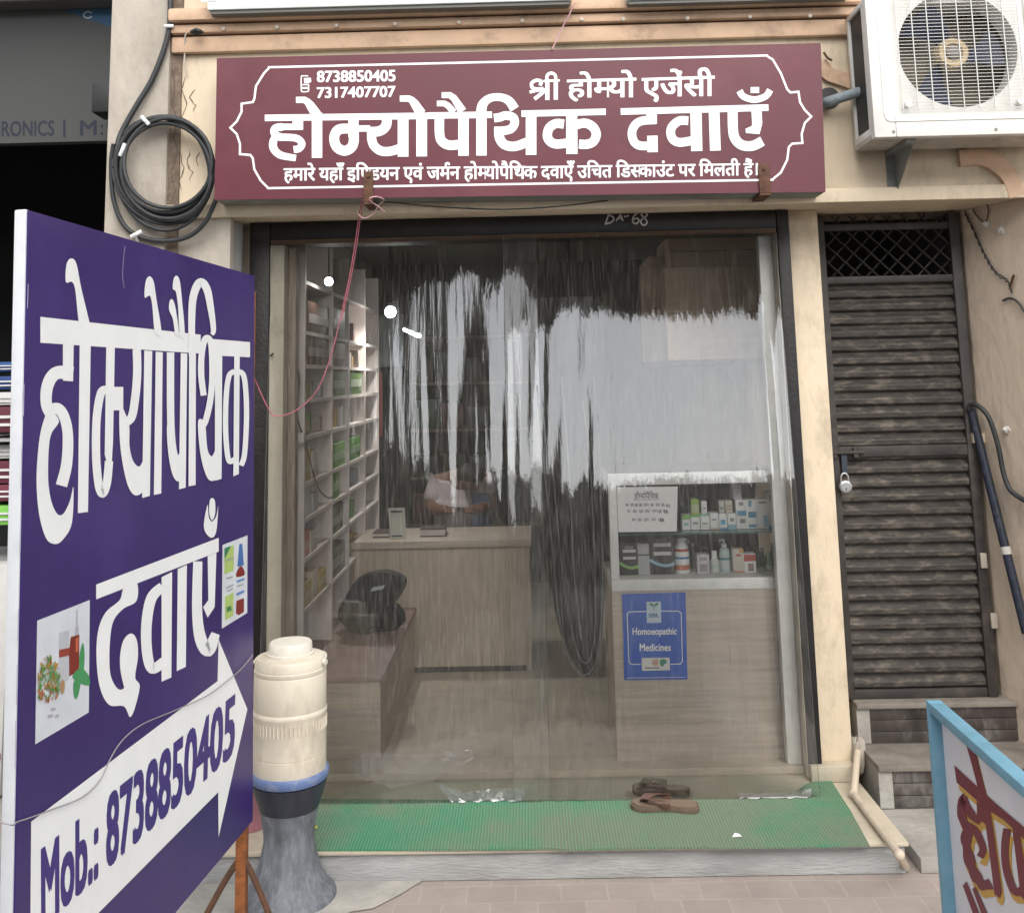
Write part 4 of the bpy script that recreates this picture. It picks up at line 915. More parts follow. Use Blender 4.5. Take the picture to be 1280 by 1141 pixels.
def sheet(name, label, x0, x1, yoff, fold, nx, nz, bulge):
    root = thing(name, label, 'plastic curtain', ((x0 + x1) / 2, YF - .05, ZB), 'overlapping clear plastic curtains')
    mb = MB(); vs = []
    for j in range(nz + 1):
        v = j / nz; z = ZT + (ZB - ZT) * v
        for i in range(nx + 1):
            u = i / nx; x = x0 + (x1 - x0) * u
            y = YF - .034 + yoff - .165 * v ** 1.12 + fold(x, v)
            vs.append((x + bulge(x, v), y, z))
    fs = [(j * (nx + 1) + i, (j + 1) * (nx + 1) + i, (j + 1) * (nx + 1) + i + 1, j * (nx + 1) + i + 1) for j in range(nz) for i in range(nx)]
    mb.add(vs, fs); mb.build('sheet', PVC, root, smooth=180)
    for (xe, s_) in ((x0, 1), (x1, -1)):
        k = MB()
        e = []; 
        for j in range(nz + 1):
            v = j / nz; e.append((xe, YF - .036 + yoff - .165 * v ** 1.12 + fold(xe, v), ZT + (ZB - ZT) * v))
        k.tube(e, .0009, 5)
        k.build('sheet_edge', mat('plastic_edge', (.12, .12, .11), .3), root)
    return root
def g_(x, c, w_): return math.exp(-((x - c) / w_) ** 2)
from mathutils import noise as NZ
def nn_(x, z, k): return NZ.noise(Vector((x, z, k)))
def foldL(x, v):
    t1 = min(1, v * 4) ** 2
    k = .30 + .85 * min(1, max(0, (x + .95) / .8))
    a = .0075 * nn_(7 * x + .5 * v, 1.4 * v, 1) + .0042 * nn_(17 * x + 1.5 * v, 2.4 * v, 7) + .0016 * nn_(38 * x - 2 * v, 3 * v, 3)
    return t1 * k * a * (1 - .45 * v) + .006 * math.sin(6 * v + 3 * x)
def foldR(x, v):
    t1 = min(1, v * 4) ** 2
    a = (.006 * nn_(9 * x, 1.3 * v, 4) + .0045 * nn_(21 * x + 2 * v, 2 * v, 5)) * g_(x, .08, .24) + .0022 * nn_(5 * x, 2 * v, 2) + .0006 * nn_(24 * x, 3 * v, 9) + .006 * g_(x, .98, .04) * math.sin(80 * x)
    return t1 * a + .0025 * math.sin(5 * v + 2)
XLc0, XLc1 = XF0 + .012, at(680, 700, YF - .1).x
XRc0, XRc1 = at(637, 700, YF - .1).x, at(1010, 900, YF - .1).x
sheet('plastic_curtain', 'clear plastic curtain sheet hanging over the left half of the opening, creased and streaky', XLc0, XLc1, 0, foldL, 220, 120, lambda x, v: 0)
sheet('plastic_curtain', 'clear plastic curtain sheet over the right half of the opening with a broad pale reflection', XRc0, XRc1, -.014, foldR, 220, 120, lambda x, v: .0)
FOLD2_ = mat('fold_highlight_plastic', (.34, .36, .39), .12, var=.5, scale=30, stretch=(1, 1, .3)); FOLD2_.node_tree.nodes['Principled BSDF'].inputs['Alpha'].default_value = .22
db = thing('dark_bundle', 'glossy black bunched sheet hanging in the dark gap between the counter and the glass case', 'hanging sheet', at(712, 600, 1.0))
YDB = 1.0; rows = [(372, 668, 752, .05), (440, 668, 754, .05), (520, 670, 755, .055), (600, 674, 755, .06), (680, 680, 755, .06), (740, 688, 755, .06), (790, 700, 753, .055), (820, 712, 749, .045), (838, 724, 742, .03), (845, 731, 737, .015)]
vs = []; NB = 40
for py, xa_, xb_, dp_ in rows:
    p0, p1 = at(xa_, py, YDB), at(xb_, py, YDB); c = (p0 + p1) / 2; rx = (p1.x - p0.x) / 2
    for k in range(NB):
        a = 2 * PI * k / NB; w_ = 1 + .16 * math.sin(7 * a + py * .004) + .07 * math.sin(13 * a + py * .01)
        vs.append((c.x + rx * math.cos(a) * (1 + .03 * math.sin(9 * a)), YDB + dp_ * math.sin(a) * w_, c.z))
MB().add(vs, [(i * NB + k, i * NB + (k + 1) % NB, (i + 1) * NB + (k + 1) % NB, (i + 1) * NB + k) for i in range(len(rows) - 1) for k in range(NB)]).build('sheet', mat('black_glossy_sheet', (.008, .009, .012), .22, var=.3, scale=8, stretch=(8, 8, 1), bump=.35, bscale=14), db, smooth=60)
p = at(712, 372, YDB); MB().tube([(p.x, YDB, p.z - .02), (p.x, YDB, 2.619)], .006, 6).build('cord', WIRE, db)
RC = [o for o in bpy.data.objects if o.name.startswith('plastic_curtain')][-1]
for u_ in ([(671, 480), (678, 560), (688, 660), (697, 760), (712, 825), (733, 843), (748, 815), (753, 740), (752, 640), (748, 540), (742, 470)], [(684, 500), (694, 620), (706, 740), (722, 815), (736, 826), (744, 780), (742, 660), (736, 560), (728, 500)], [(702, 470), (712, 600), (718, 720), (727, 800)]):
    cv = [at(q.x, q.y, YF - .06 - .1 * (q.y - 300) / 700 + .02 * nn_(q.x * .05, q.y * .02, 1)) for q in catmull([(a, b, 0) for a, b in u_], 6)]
    MB().tube(cv, [.0025 + .0035 * abs(nn_(k * .35, 2, 3)) for k in range(len(cv))], 6).build('fold_highlight', FOLD2_, RC, smooth=60)  # pale tubes imitate the highlights along the U-shaped creases of the curtain
# ================================================================== MAT, SANDALS, SMALL LITTER
mm = TEAL; t_ = mm.node_tree; N = t_.nodes; L = t_.links; b_ = N['Principled BSDF']
tc = N.new('ShaderNodeTexCoord')
wv = N.new('ShaderNodeTexWave'); wv.wave_type = 'BANDS'; wv.bands_direction = 'X'; wv.inputs['Scale'].default_value = 28; wv.inputs['Distortion'].default_value = .6; wv.inputs['Detail Scale'].default_value = 2
wv2 = N.new('ShaderNodeTexWave'); wv2.wave_type = 'BANDS'; wv2.bands_direction = 'Y'; wv2.inputs['Scale'].default_value = 22; wv2.inputs['Distortion'].default_value = .6
L.new(tc.outputs['Object'], wv.inputs[0]); L.new(tc.outputs['Object'], wv2.inputs[0])
nm = N.new('ShaderNodeTexNoise'); nm.inputs['Scale'].default_value = 2.3; nm.inputs['Detail'].default_value = 8; nm.inputs['Roughness'].default_value = .65
L.new(tc.outputs['Object'], nm.inputs[0])
rg = N.new('ShaderNodeMapRange'); rg.inputs[1].default_value = .37; rg.inputs[2].default_value = .58; L.new(nm.outputs[0], rg.inputs[0])
ca = N.new('ShaderNodeMix'); ca.data_type = 'RGBA'; ca.inputs[6].default_value = (.035, .215, .105, 1); ca.inputs[7].default_value = (.17, .175, .125, 1); L.new(rg.outputs[0], ca.inputs[0])
mmx = N.new('ShaderNodeMath'); mmx.operation = 'MULTIPLY'; L.new(wv.outputs[1], mmx.inputs[0]); wr = N.new('ShaderNodeMapRange'); wr.inputs[3].default_value = .55; L.new(wv2.outputs[1], wr.inputs[0]); L.new(wr.outputs[0], mmx.inputs[1])
cb = N.new('ShaderNodeMix'); cb.data_type = 'RGBA'; cb.blend_type = 'MIX'; cb.inputs[7].default_value = (.13, .32, .20, 1)
ml = N.new('ShaderNodeMath'); ml.operation = 'MULTIPLY'; ml.inputs[1].default_value = .8; L.new(mmx.outputs[0], ml.inputs[0])
L.new(ml.outputs[0], cb.inputs[0]); L.new(ca.outputs[2], cb.inputs[6]); L.new(cb.outputs[2], b_.inputs['Base Color'])
bpm = N.new('ShaderNodeBump'); bpm.inputs['Strength'].default_value = .8; bpm.inputs['Distance'].default_value = .004; L.new(mmx.outputs[0], bpm.inputs['Height']); L.new(bpm.outputs[0], b_.inputs['Normal'])
mo = [atz(345, 1063, .108), atz(430, 1062.5, .108), atz(560, 1062, .108), atz(690, 1060.5, .108), atz(705, 1062, .108), atz(880, 1059, .108), atz(895, 1060.5, .108), atz(1087, 1057, .108), atz(1064, 1015, .108), atz(1037, 973, .108), atz(1008, 980, .108), atz(985, 999, .108), atz(860, 1000, .108), atz(690, 1001, .108), atz(520, 1000, .108), atz(400, 999, .108), atz(345, 1002, .108)]
tag(MB().prism([Vector((p[0], p[1], .1055)) for p in mo], (0, 0, .006)).build('door_mat', TEAL), 'worn green plastic grid mat on the step in front of the opening', 'mat')
def sandal(px, py, ang, lb, L_=.25):
    c = atz(px, py, .112); o = thing('sandal', lb, 'sandal', c, 'pair of brown sandals')
    ca_, sa = math.cos(ang), math.sin(ang); T = lambda x, y, z: (c.x + x * ca_ - y * sa, c.y + x * sa + y * ca_, .1125 + z)
    out = [(-.5, 0), (-.47, .13), (-.3, .16), (-.1, .125), (.1, .15), (.3, .19), (.45, .13), (.5, 0), (.45, -.13), (.3, -.18), (.1, -.15), (-.1, -.125), (-.3, -.15), (-.47, -.12)]
    pts = [(q.x * L_, q.y * L_) for q in catmull([(a, b, 0) for a, b in out], 4, True)]
    MB().prism([T(x, y, 0) for x, y in pts], (0, 0, .016)).build('sole', SANDAL, o, bevel=.003)
    MB().prism([T(x * .93, y * .9, .0165) for x, y in pts], (0, 0, .004)).build('insole', simple((.17, .12, .085)), o)
    for s_ in (-1, 1):
        mb = MB(); P_ = [Vector(T(.32 * L_, 0, .02)), Vector(T(.2 * L_, s_ * .09 * L_, .036)), Vector(T(.02 * L_, s_ * .165 * L_, .03)), Vector(T(-.04 * L_, s_ * .17 * L_, .015))]
        cv = catmull(P_, 6); vs = []
        for i, p in enumerate(cv):
            wd = .012 + .012 * math.sin(PI * i / (len(cv) - 1)); ax = Vector((ca_, sa, 0)) * wd
            vs += [p - ax, p + ax, p + ax + Vector((0, 0, .004)), p - ax + Vector((0, 0, .004))]
        fs = []
        for i in range(len(cv) - 1):
            for k in range(4): fs.append((i * 4 + k, i * 4 + (k + 1) % 4, (i + 1) * 4 + (k + 1) % 4, (i + 1) * 4 + k))
        mb.add(vs, fs).build('strap', SANDALS, o)
sandal(831, 1010, R(172), 'brown sandal lying on the green mat in front of the plastic curtain')
sandal(826, 990, R(168), 'brown sandal lying behind the hem of the plastic curtain', .22)
p = atz(915, 1046, .113); tag(MB().poly([p, p + Vector((.035, 0, .002)), p + Vector((.028, .02, .003)), p + Vector((.015, .03, .002))]).build('paper_scrap', PAPER), 'small white paper scrap on the green mat', 'paper scrap')
a, b = atz(374, 1036, .118), atz(396, 1035, .118); tag(MB().hexa([a, b, b + Vector((0, .012, 0)), a + Vector((0, .012, 0))], [v + Vector((0, 0, .004)) for v in (a, b, b + Vector((0, .012, 0)), a + Vector((0, .012, 0)))]).build('yellow_stick', simple((.6, .45, .04))), 'short yellow stick on the green mat by the stool', 'stick')
# loose folds of plastic at the hem
FOLD = bpy.data.materials.new('crumpled_plastic'); FOLD.use_nodes = True
t_ = FOLD.node_tree; N = t_.nodes; L = t_.links; b_ = N['Principled BSDF']; b_.inputs['Base Color'].default_value = (.55, .56, .58, 1); b_.inputs['Roughness'].default_value = .12; b_.inputs['Alpha'].default_value = .42; b_.inputs['Specular IOR Level'].default_value = 1
nz = N.new('ShaderNodeTexNoise'); nz.inputs['Scale'].default_value = 30; bp = N.new('ShaderNodeBump'); bp.inputs['Strength'].default_value = .5; L.new(nz.outputs[0], bp.inputs['Height']); L.new(bp.outputs[0], b_.inputs['Normal'])
FOLD2 = FOLD.copy(); FOLD2.name = 'milky_plastic'; FOLD2.node_tree.nodes['Principled BSDF'].inputs['Alpha'].default_value = .36
FOLD.node_tree.nodes['Principled BSDF'].inputs['Alpha'].default_value = .8; FOLD.node_tree.nodes['Principled BSDF'].inputs['Base Color'].default_value = (.7, .71, .73, 1)
def flap(pts, y, label, depth=.05, seed=1, m=None):
    rnd = random.Random(seed); n = len(pts) // 2; top = pts[:n]; bot = pts[n:]
    mb = MB(); vs = []; M_ = 24; K = 6
    for k in range(K + 1):
        for i in range(M_ + 1):
            u = i / M_ * (n - 1); i0 = min(n - 2, int(u)); fu = u - i0
            a = Vector(top[i0]).lerp(Vector(top[i0 + 1]), fu); b = Vector(bot[i0]).lerp(Vector(bot[i0 + 1]), fu); c = a.lerp(b, k / K)
            p = at(c.x, c.y, y - depth * k / K + .008 * math.sin(9 * u + k) + rnd.uniform(-.004, .004) + .012 * nn_(u * 6, k * .8, seed)); p.z = max(p.z, .114); vs.append(p)
    mb.add(vs, [(k * (M_ + 1) + i, (k + 1) * (M_ + 1) + i, (k + 1) * (M_ + 1) + i + 1, k * (M_ + 1) + i + 1) for k in range(K) for i in range(M_)])
    tag(mb.build('plastic_flap', m or FOLD, smooth=25), label, 'plastic flap', 'crumpled flaps at the curtain hem')
flap([(545, 978), (580, 990), (620, 985), (655, 984), (565, 1003), (590, 1003), (620, 1002), (656, 1001)], .085, 'crumpled shiny plastic flap at the foot of the left curtain, beside the overlap', seed=2)
flap([(925, 1002), (960, 996), (990, 990), (1014, 985), (925, 1004), (960, 1005), (990, 1005), (1015, 1006)], .07, 'pale crumpled plastic flap at the lower right corner of the right curtain', seed=3)
flap([(432, 945), (470, 940), (520, 944), (590, 936), (450, 970), (490, 985), (540, 975), (592, 948)], .075, 'milky folded plastic flap low on the left curtain above the mat', .02, 4, FOLD2)
# ================================================================== WATER JUG ON STOOL
YJ = -.42
jc = at(362, 965, YJ); JX = jc.x; SJ = (at(362, 900, YJ) - at(363, 900, YJ)).length
st = thing('plastic_stool', 'hourglass shaped scuffed blue grey plastic stool with a blue rim', 'stool', (JX, YJ, .004))
zr = at(362, 968, YJ).z
def hour(z0, z1, prof): return [(r, z0 + (z1 - z0) * t) for r, t in prof]
MB().lathe(hour(.004, zr - .10, [(.158, 0), (.157, .03), (.150, .06), (.134, .12), (.110, .26), (.094, .45), (.084, .62), (.084, .7), (.09, .85), (.098, 1)]), (JX, YJ, 0), 44).build('body', STOOL, st, smooth=60)
MB().lathe(hour(zr - .1, zr - .012, [(.0985, 0), (.108, .35), (.122, .8), (.126, 1)]), (JX, YJ, 0), 44).build('collar', STOOLD, st, smooth=60)
MB().lathe(hour(zr - .012, zr + .025, [(.126, .1), (.131, .35), (.132, .8), (.129, .95), (.118, .93), (.116, .2), (.0, .15)]), (JX, YJ, 0), 44, cap=False).build('rim', BASIN, st, smooth=60)
k = MB(); k.lathe([(.0855, .27), (.089, .275), (.0855, .28)], (JX, YJ, .02), 44, cap=False); k.build('waist_ring', STOOL, st, smooth=60)
jg = thing('water_jug', 'ivory insulated plastic water jug with round lid standing on the stool', 'water jug', (JX, YJ, zr))
z0 = zr - .004; zt_ = at(362, 817, YJ).z; h = zt_ - z0; r = .122
prof = [(r * .95, 0), (r, .015), (r, .20 * h), (r * .985, .203 * h), (r * .985, .207 * h), (r, .21 * h), (r, .515 * h), (r * 1.022, .53 * h), (r * 1.022, .55 * h), (r, .56 * h), (r * .988, .57 * h), (r, .58 * h), (r, .85 * h), (r * .985, .86 * h), (r, .87 * h), (r, .895 * h), (r * .985, .90 * h), (r * .975, .965 * h), (r * .93, .985 * h), (r * .55, 1.0 * h)]
MB().lathe([(a, z0 + b) for a, b in prof], (JX, YJ, 0), 56).build('body', JUG, jg, smooth=40)
rb = MB()
for k in range(56):
    a = 2 * PI * k / 56; p = Vector((JX + r * 1.0 * math.cos(a), YJ + r * 1.0 * math.sin(a), 0))
    rb.tube([p + Vector((0, 0, z0 + .40 * h)), p + Vector((0, 0, z0 + .49 * h))], .0028, 6)
rb.build('ribs', JUG, jg, smooth=60)
MB().lathe([(.055 + .0 * k, zt_ - .004 + .0 * k) for k in range(1)] + [(.078, zt_ - .003), (.079, zt_ + .006), (.074, zt_ + .008), (.073, zt_ + .036), (.068, zt_ + .042), (.02, zt_ + .045)], (JX, YJ, 0), 40).build('lid', JUGL, jg, smooth=40)
hn = at(398, 812, YJ); MB().tube([(JX + r * .97, YJ - .03, zt_ - .02), (JX + r * .97 + .012, YJ - .034, zt_ - .02)], .009, 10).build('handle_pivot', JUGL, jg)
MB().tube(catmull([(JX + r * .99, YJ - .03, zt_ - .02), (JX + r * .85, YJ + .06, zt_ - .012), (JX, YJ + r * 1.02, zt_ - .02), (JX - r * .85, YJ + .06, zt_ - .012), (JX - r * .99, YJ - .03, zt_ - .02)], 8), .004, 8).build('handle', JUGL, jg)
bp_ = at(308, 1050, -.12); o = thing('bucket', 'pink plastic bucket half hidden behind the stool and the purple board', 'bucket', (bp_.x, -.12, .106))
MB().lathe([(.075, .106), (.10, .29), (.105, .295), (.104, .30), (.098, .298), (.072, .115), (.0, .113)], (bp_.x, -.12, 0), 28, cap=False).build('body', simple((.5, .22, .27)), o, smooth=50)
MB().tube(catmull([(bp_.x - .1, -.12, .29), (bp_.x - .06, -.18, .24), (bp_.x + .06, -.18, .24), (bp_.x + .1, -.12, .29)], 6), .003, 6).build('handle', WIRE, o)
# ================================================================== PURPLE STANDING BOARD
TR_ = at(318, 345, -.62); TL_ = at(36, 263, -1.86)
d_ = (TR_ - TL_); nrm = Vector((-d_.y, d_.x, 0)); nrm = nrm if nrm.dot(CAM - TL_) > 0 else -nrm
PB = Plane(TL_, nrm); nv = PB.n
bd = thing('standing_board', 'tall purple board with big white lettering standing left in front of the shop', 'sign board', (TR_.x, TR_.y, 0))
fc = [PB.pt(36, 263), PB.pt(318, 345), PB.pt(316, 1025), PB.pt(14, 1385)]
zlow = fc[2].z
MB().hexa(fc, [v - nv * .004 for v in fc]).build('face', PURPLE, bd)
fe = [v - nv * .0045 for v in fc]; fe[0] = fe[0] + Vector((0, -.004, .003)); fe[3] = fe[3] + Vector((0, -.004, 0))
MB().hexa(fe, [v - nv * .03 for v in fe]).build('edge_frame', WEDGE, bd, bevel=.006)
t = MB()
B1 = ((0, 260), 2.594)
trace(t, PB, *B1, [
    ('p', [(130, 353), (650, 411), (650, 472), (130, 437)]), ('p', [(690, 425), (810, 435), (810, 484), (689, 478)]),
    ('p', [(203, 440), (238, 443), (236, 562), (203, 560)]), ('c', [44, 42, 40, 38, 36, 36], [(236, 537), (190, 533), (165, 550), (150, 590), (150, 640), (165, 670)]),
    ('c', [36, 36, 34, 34, 36, 38], [(150, 660), (185, 650), (208, 680), (219, 740), (215, 830), (198, 900)]),
    ('q', [(160, 655), (140, 690), (125, 760), (117, 880), (125, 990), (148, 1070), (178, 1089), (205, 1072), (232, 1020), (237, 905), (225, 950), (205, 990), (185, 992), (165, 950), (155, 880), (157, 780), (166, 730), (190, 690)]),
    ('p', [(257, 440), (293, 445), (284, 985), (251, 989)]), ('q', [(212, 240), (214, 185), (228, 164), (246, 180), (262, 260), (290, 378), (288, 395), (258, 390), (243, 270), (232, 240)]),
    ('p', [(343, 450), (371, 453), (365, 760), (358, 870), (338, 800)]), ('c', 27, [(346, 590), (326, 600), (312, 680), (310, 800), (318, 895), (331, 925), (345, 890), (352, 820)]),
    ('p', [(366, 580), (398, 580), (398, 656), (364, 656)]),
    ('c', 27, [(442, 458), (443, 540), (436, 620), (424, 680), (395, 700)]), ('q', [(388, 640), (386, 740), (396, 830), (415, 905), (440, 932), (468, 905), (468, 815), (450, 838), (430, 820), (418, 770), (416, 700)]),
    ('p', [(466, 462), (492, 464), (484, 933), (459, 940)]), ('p', [(503, 466), (526, 468), (521, 925), (497, 930)]),
    ('q', [(467, 290), (470, 240), (482, 222), (496, 238), (506, 300), (521, 402), (500, 402), (492, 320), (484, 285)]),
    ('c', 24, [(551, 468), (551, 640), (554, 740), (562, 800), (572, 830)]), ('q', [(540, 700), (543, 790), (556, 860), (573, 886), (586, 868), (586, 790), (574, 800), (564, 760), (562, 700)]),
    ('p', [(584, 470), (605, 472), (600, 906), (578, 912)]),
    ('q', [(558, 262), (561, 230), (571, 220), (581, 238), (588, 300), (597, 410), (581, 410), (575, 320), (568, 272)]), ('q', [(546, 330), (548, 302), (558, 298), (568, 330), (578, 408), (566, 408), (558, 360)]),
    ('p', [(611, 470), (633, 472), (632, 898), (609, 902)]), ('c', [22, 22, 24, 26, 26, 24, 20, 16, 12], [(621, 480), (619, 380), (624, 290), (645, 242), (668, 262), (682, 330), (690, 395), (684, 410)]),
    ('c', 20, [(658, 608), (650, 540), (652, 470), (664, 424), (682, 440), (686, 540), (680, 620), (664, 690), (650, 710)]),
    ('q', [(640, 690), (645, 780), (658, 845), (676, 882), (698, 872), (699, 785), (684, 805), (670, 780), (662, 700)]), ('p', [(695, 478), (718, 480), (716, 878), (694, 884)]),
    ('p', [(757, 480), (775, 482), (772, 862), (754, 870)]), ('c', 17, [(758, 530), (740, 545), (731, 610), (729, 720), (738, 815), (758, 815)]), ('c', 17, [(770, 530), (788, 545), (796, 620), (796, 710), (790, 800), (779, 835)])])
t.build('upper_lettering', WHITEV, bd)
t = MB(); B2 = ((0, 640), 2.277)
trace(t, PB, *B2, [
    ('p', [(273, 206), (622, 73), (622, 112), (273, 248)]), ('q', [(352, 215), (388, 200), (388, 252), (350, 275), (322, 310), (312, 370), (312, 450), (325, 490), (345, 505), (375, 480), (392, 500), (372, 582), (352, 552), (310, 548), (284, 500), (274, 420), (278, 340), (300, 285), (340, 250)]),
    ('q', [(342, 400), (352, 362), (372, 345), (388, 362), (392, 410), (384, 470), (397, 498), (373, 580), (358, 520), (342, 450)]),
    ('p', [(459, 185), (489, 170), (487, 470), (459, 482)]), ('c', [28, 30, 30, 30, 28, 28], [(462, 212), (430, 245), (416, 320), (418, 400), (432, 445), (466, 425)]),
    ('p', [(505, 162), (531, 150), (528, 440), (502, 452)]),
    ('c', [26, 28, 30, 34, 36, 34, 24], [(562, 140), (560, 280), (570, 360), (592, 392), (613, 345)]), ('p', [(590, 125), (615, 115), (610, 270), (590, 300), (577, 270), (592, 250)])])
trace(t, PB, *B1, [('q', [(670, 962), (658, 1035), (680, 1068), (698, 1050), (705, 966), (698, 1000), (684, 1016), (674, 1000)]), ('q', [(677, 950), (685, 940), (694, 950), (695, 990), (685, 1012), (676, 990)])], .009)
t.build('lower_lettering', WHITEV, bd)
t = MB(); trace(t, PB, (0, 0), 1, [('p', [(38.6, 1026.5), (271.7, 851), (273, 799), (309, 886), (273, 1046), (272.5, 989.6), (37, 1227)])]); ar = t.build('arrow', WHITEV, bd)
t = MB(); latin(t, PB, [(50.5, 1061), (295, 865.5), (292.5, 942), (51, 1160)], 'Mob.: 8738850405', .035, .0035); t.build('phone_number', PURTX, ar)
t = MB(); trace(t, PB, (30, 740), 5.7, [('p', [(92, 203), (467, 55), (460, 855), (78, 1083)])]); ph = t.build('herb_picture', simple((.64, .67, .72)), bd)
def pic(name, items, c, parent, lift=.0035, org=(30, 740), sc=5.7):
    t = MB(); trace(t, PB, org, sc, items, lift); t.build(name, simple(c), parent)
pic('amber_bottle', [('p', [(330, 320), (392, 300), (388, 560), (318, 600), (318, 420)])], (.20, .025, .015), ph)
pic('bottle_highlight', [('p', [(362, 330), (385, 320), (380, 420), (362, 430)])], (.5, .12, .06), ph, .006)
pic('dropper', [('p', [(362, 250), (388, 240), (388, 300), (360, 312)]), ('p', [(368, 130), (380, 120), (380, 240), (368, 245)])], (.42, .43, .48), ph)
pic('white_bottle', [('p', [(246, 290), (318, 270), (316, 400), (246, 430)]), ('p', [(246, 470), (318, 440), (318, 620), (240, 670)])], (.48, .5, .54), ph)
pic('red_cap', [('p', [(246, 410), (320, 395), (320, 450), (246, 465)])], (.28, .05, .03), ph, .006)
pic('leaves', [('q', [(415, 360), (428, 440), (420, 560), (395, 560), (390, 460)]), ('q', [(340, 600), (400, 540), (455, 590), (462, 660), (400, 650)]), ('q', [(350, 640), (400, 620), (380, 740), (355, 750)])], (.06, .28, .10), ph, .005)
rnd = random.Random(9)
its = [[], [], []]
for k in range(190):
    u = rnd.uniform(-1, 1); x = 165 + 72 * u; top = 470 + 130 * u * u - 20 * (u > .2); y = rnd.uniform(top, 800 - 40 * abs(u)); l_ = rnd.uniform(16, 40); a = rnd.uniform(-.9, .9); f = (y - top) / (800 - top)
    its[(0 if rnd.random() < .6 else 1) if f < .3 else ((1 if rnd.random() < .65 else 0) if f < .65 else (2 if rnd.random() < .6 else 1))].append(('s', rnd.uniform(5, 10), [(x, y), (x + l_ * math.sin(a) * .5, y - l_)]))
pic('yellow_flowers', its[0], (.5, .25, .05), ph, .004); pic('green_sprigs', its[1], (.10, .28, .07), ph, .006); pic('orange_flowers', its[2], (.42, .13, .05), ph, .008)
pic('almond', [('q', [(268, 620), (285, 650), (280, 710), (262, 720), (256, 670)])], (.42, .25, .12), ph, .007)
pic('white_pills', [('q', [(185, 830), (215, 820), (225, 835), (195, 848)]), ('q', [(165, 880), (195, 868), (205, 885), (175, 895)]), ('q', [(215, 880), (240, 868), (245, 885), (220, 895)])], (.40, .40, .45), ph)
t = MB(); trace(t, PB, (265, 660), 8.145, [('p', [(105, 172), (360, 72), (357, 862), (98, 1022)])]); p2 = t.build('bottle_picture', simple((.66, .69, .73)), bd)
K2 = dict(org=(265, 660), sc=8.145)
pic('carton_top', [('p', [(122, 215), (220, 170), (216, 430), (125, 470)])], (.42, .56, .16), p2, **K2); pic('carton_foot', [('p', [(130, 700), (216, 650), (212, 890), (130, 940)])], (.42, .56, .16), p2, **K2)
pic('green_corner', [('p', [(122, 205), (190, 178), (125, 310)])], (.04, .22, .10), p2, .006, **K2)
pic('bottle_cap', [('p', [(275, 165), (305, 155), (322, 375), (255, 395)])], (.06, .16, .42), p2, **K2)
pic('bottle_glass', [('q', [(250, 440), (290, 385), (325, 430), (322, 480), (245, 495)]), ('p', [(245, 740), (322, 710), (322, 850), (270, 885), (240, 870)])], (.22, .025, .02), p2, **K2)
pic('print_lines', [('s', 14, [(140, 510 + 0), (205, 495)]), ('s', 12, [(135, 610), (212, 575)]), ('s', 12, [(145, 640), (205, 615)]), ('s', 12, [(250, 590), (315, 570)]), ('s', 14, [(140, 330), (215, 300)])], (.3, .33, .36), p2, .007, **K2)
pic('blue_label', [('s', 20, [(245, 545), (322, 515)]), ('s', 24, [(245, 675), (320, 640)])], (.12, .25, .55), p2, .008, **K2)
t = MB(); latin(t, PB, [(265 + 142 / 8.145, 660 + 805 / 8.145), (265 + 200 / 8.145, 660 + 780 / 8.145), (265 + 200 / 8.145, 660 + 830 / 8.145), (265 + 142 / 8.145, 660 + 855 / 8.145)], 'SBL', .03, .0075); t.build('lettering', simple((.02, .2, .08)), p2)
pic('crease', [('c', .5, [(156, 308), (154, 325), (153, 345), (155, 360)])], (.42, .38, .55), bd, .002, (0, 0), 1)
for sc_ in ([(30, 480), (29, 520)], [(27, 560), (26, 610)], [(26, 640), (25, 690)], [(23, 760), (22, 800)], [(21, 830), (20, 880)], [(19, 900), (18.5, 960)], [(35, 355), (34, 385)]): pic('scuff', [('s', .9, sc_)], (.48, .45, .6), bd, .002, (0, 0), 1)
# iron stand
base = Vector((fc[2].x, fc[2].y, 0)) - nv * .03
tl = MB(); q = base + d_.normalized() * -.012
tl.box(q.x - .017, q.x + .017, q.y - .017, q.y + .017, .005, TR_.z - .05); tl.build('leg', RUSTLEG, bd, bevel=.003)
q2 = Vector((TL_.x, TL_.y, 0)) - nv * .028 + d_.normalized() * .35
MB().box(q2.x - .017, q2.x + .017, q2.y - .017, q2.y + .017, .005, TL_.z - .05).build('leg', RUSTLEG, bd, bevel=.003)
for s_ in (-1, 1):
    MB().tube(catmull([(q.x, q.y, .20), (q.x + s_ * .05, q.y - .02, .13), (q.x + s_ * .12, q.y - .05, .006)], 6), .010, 8).build('brace', RUST, bd)
cord = [(0, 1028), (20, 1026), (60, 1012), (100, 996), (122, 975), (134, 950), (150, 925), (175, 905), (215, 888), (255, 870), (280, 852), (300, 835), (314, 818)]
cp = [PB.pt(a, b, .006) for a, b in cord]; cp = [cp[0] + nv * -.05 + Vector((-.2, .1, .02))] + cp
tag(MB().tube(catmull(cp, 5), .0016, 6).build('thin_wire', simple((.30, .28, .30))), 'thin grey wire sagging across the face of the purple board', 'wire')
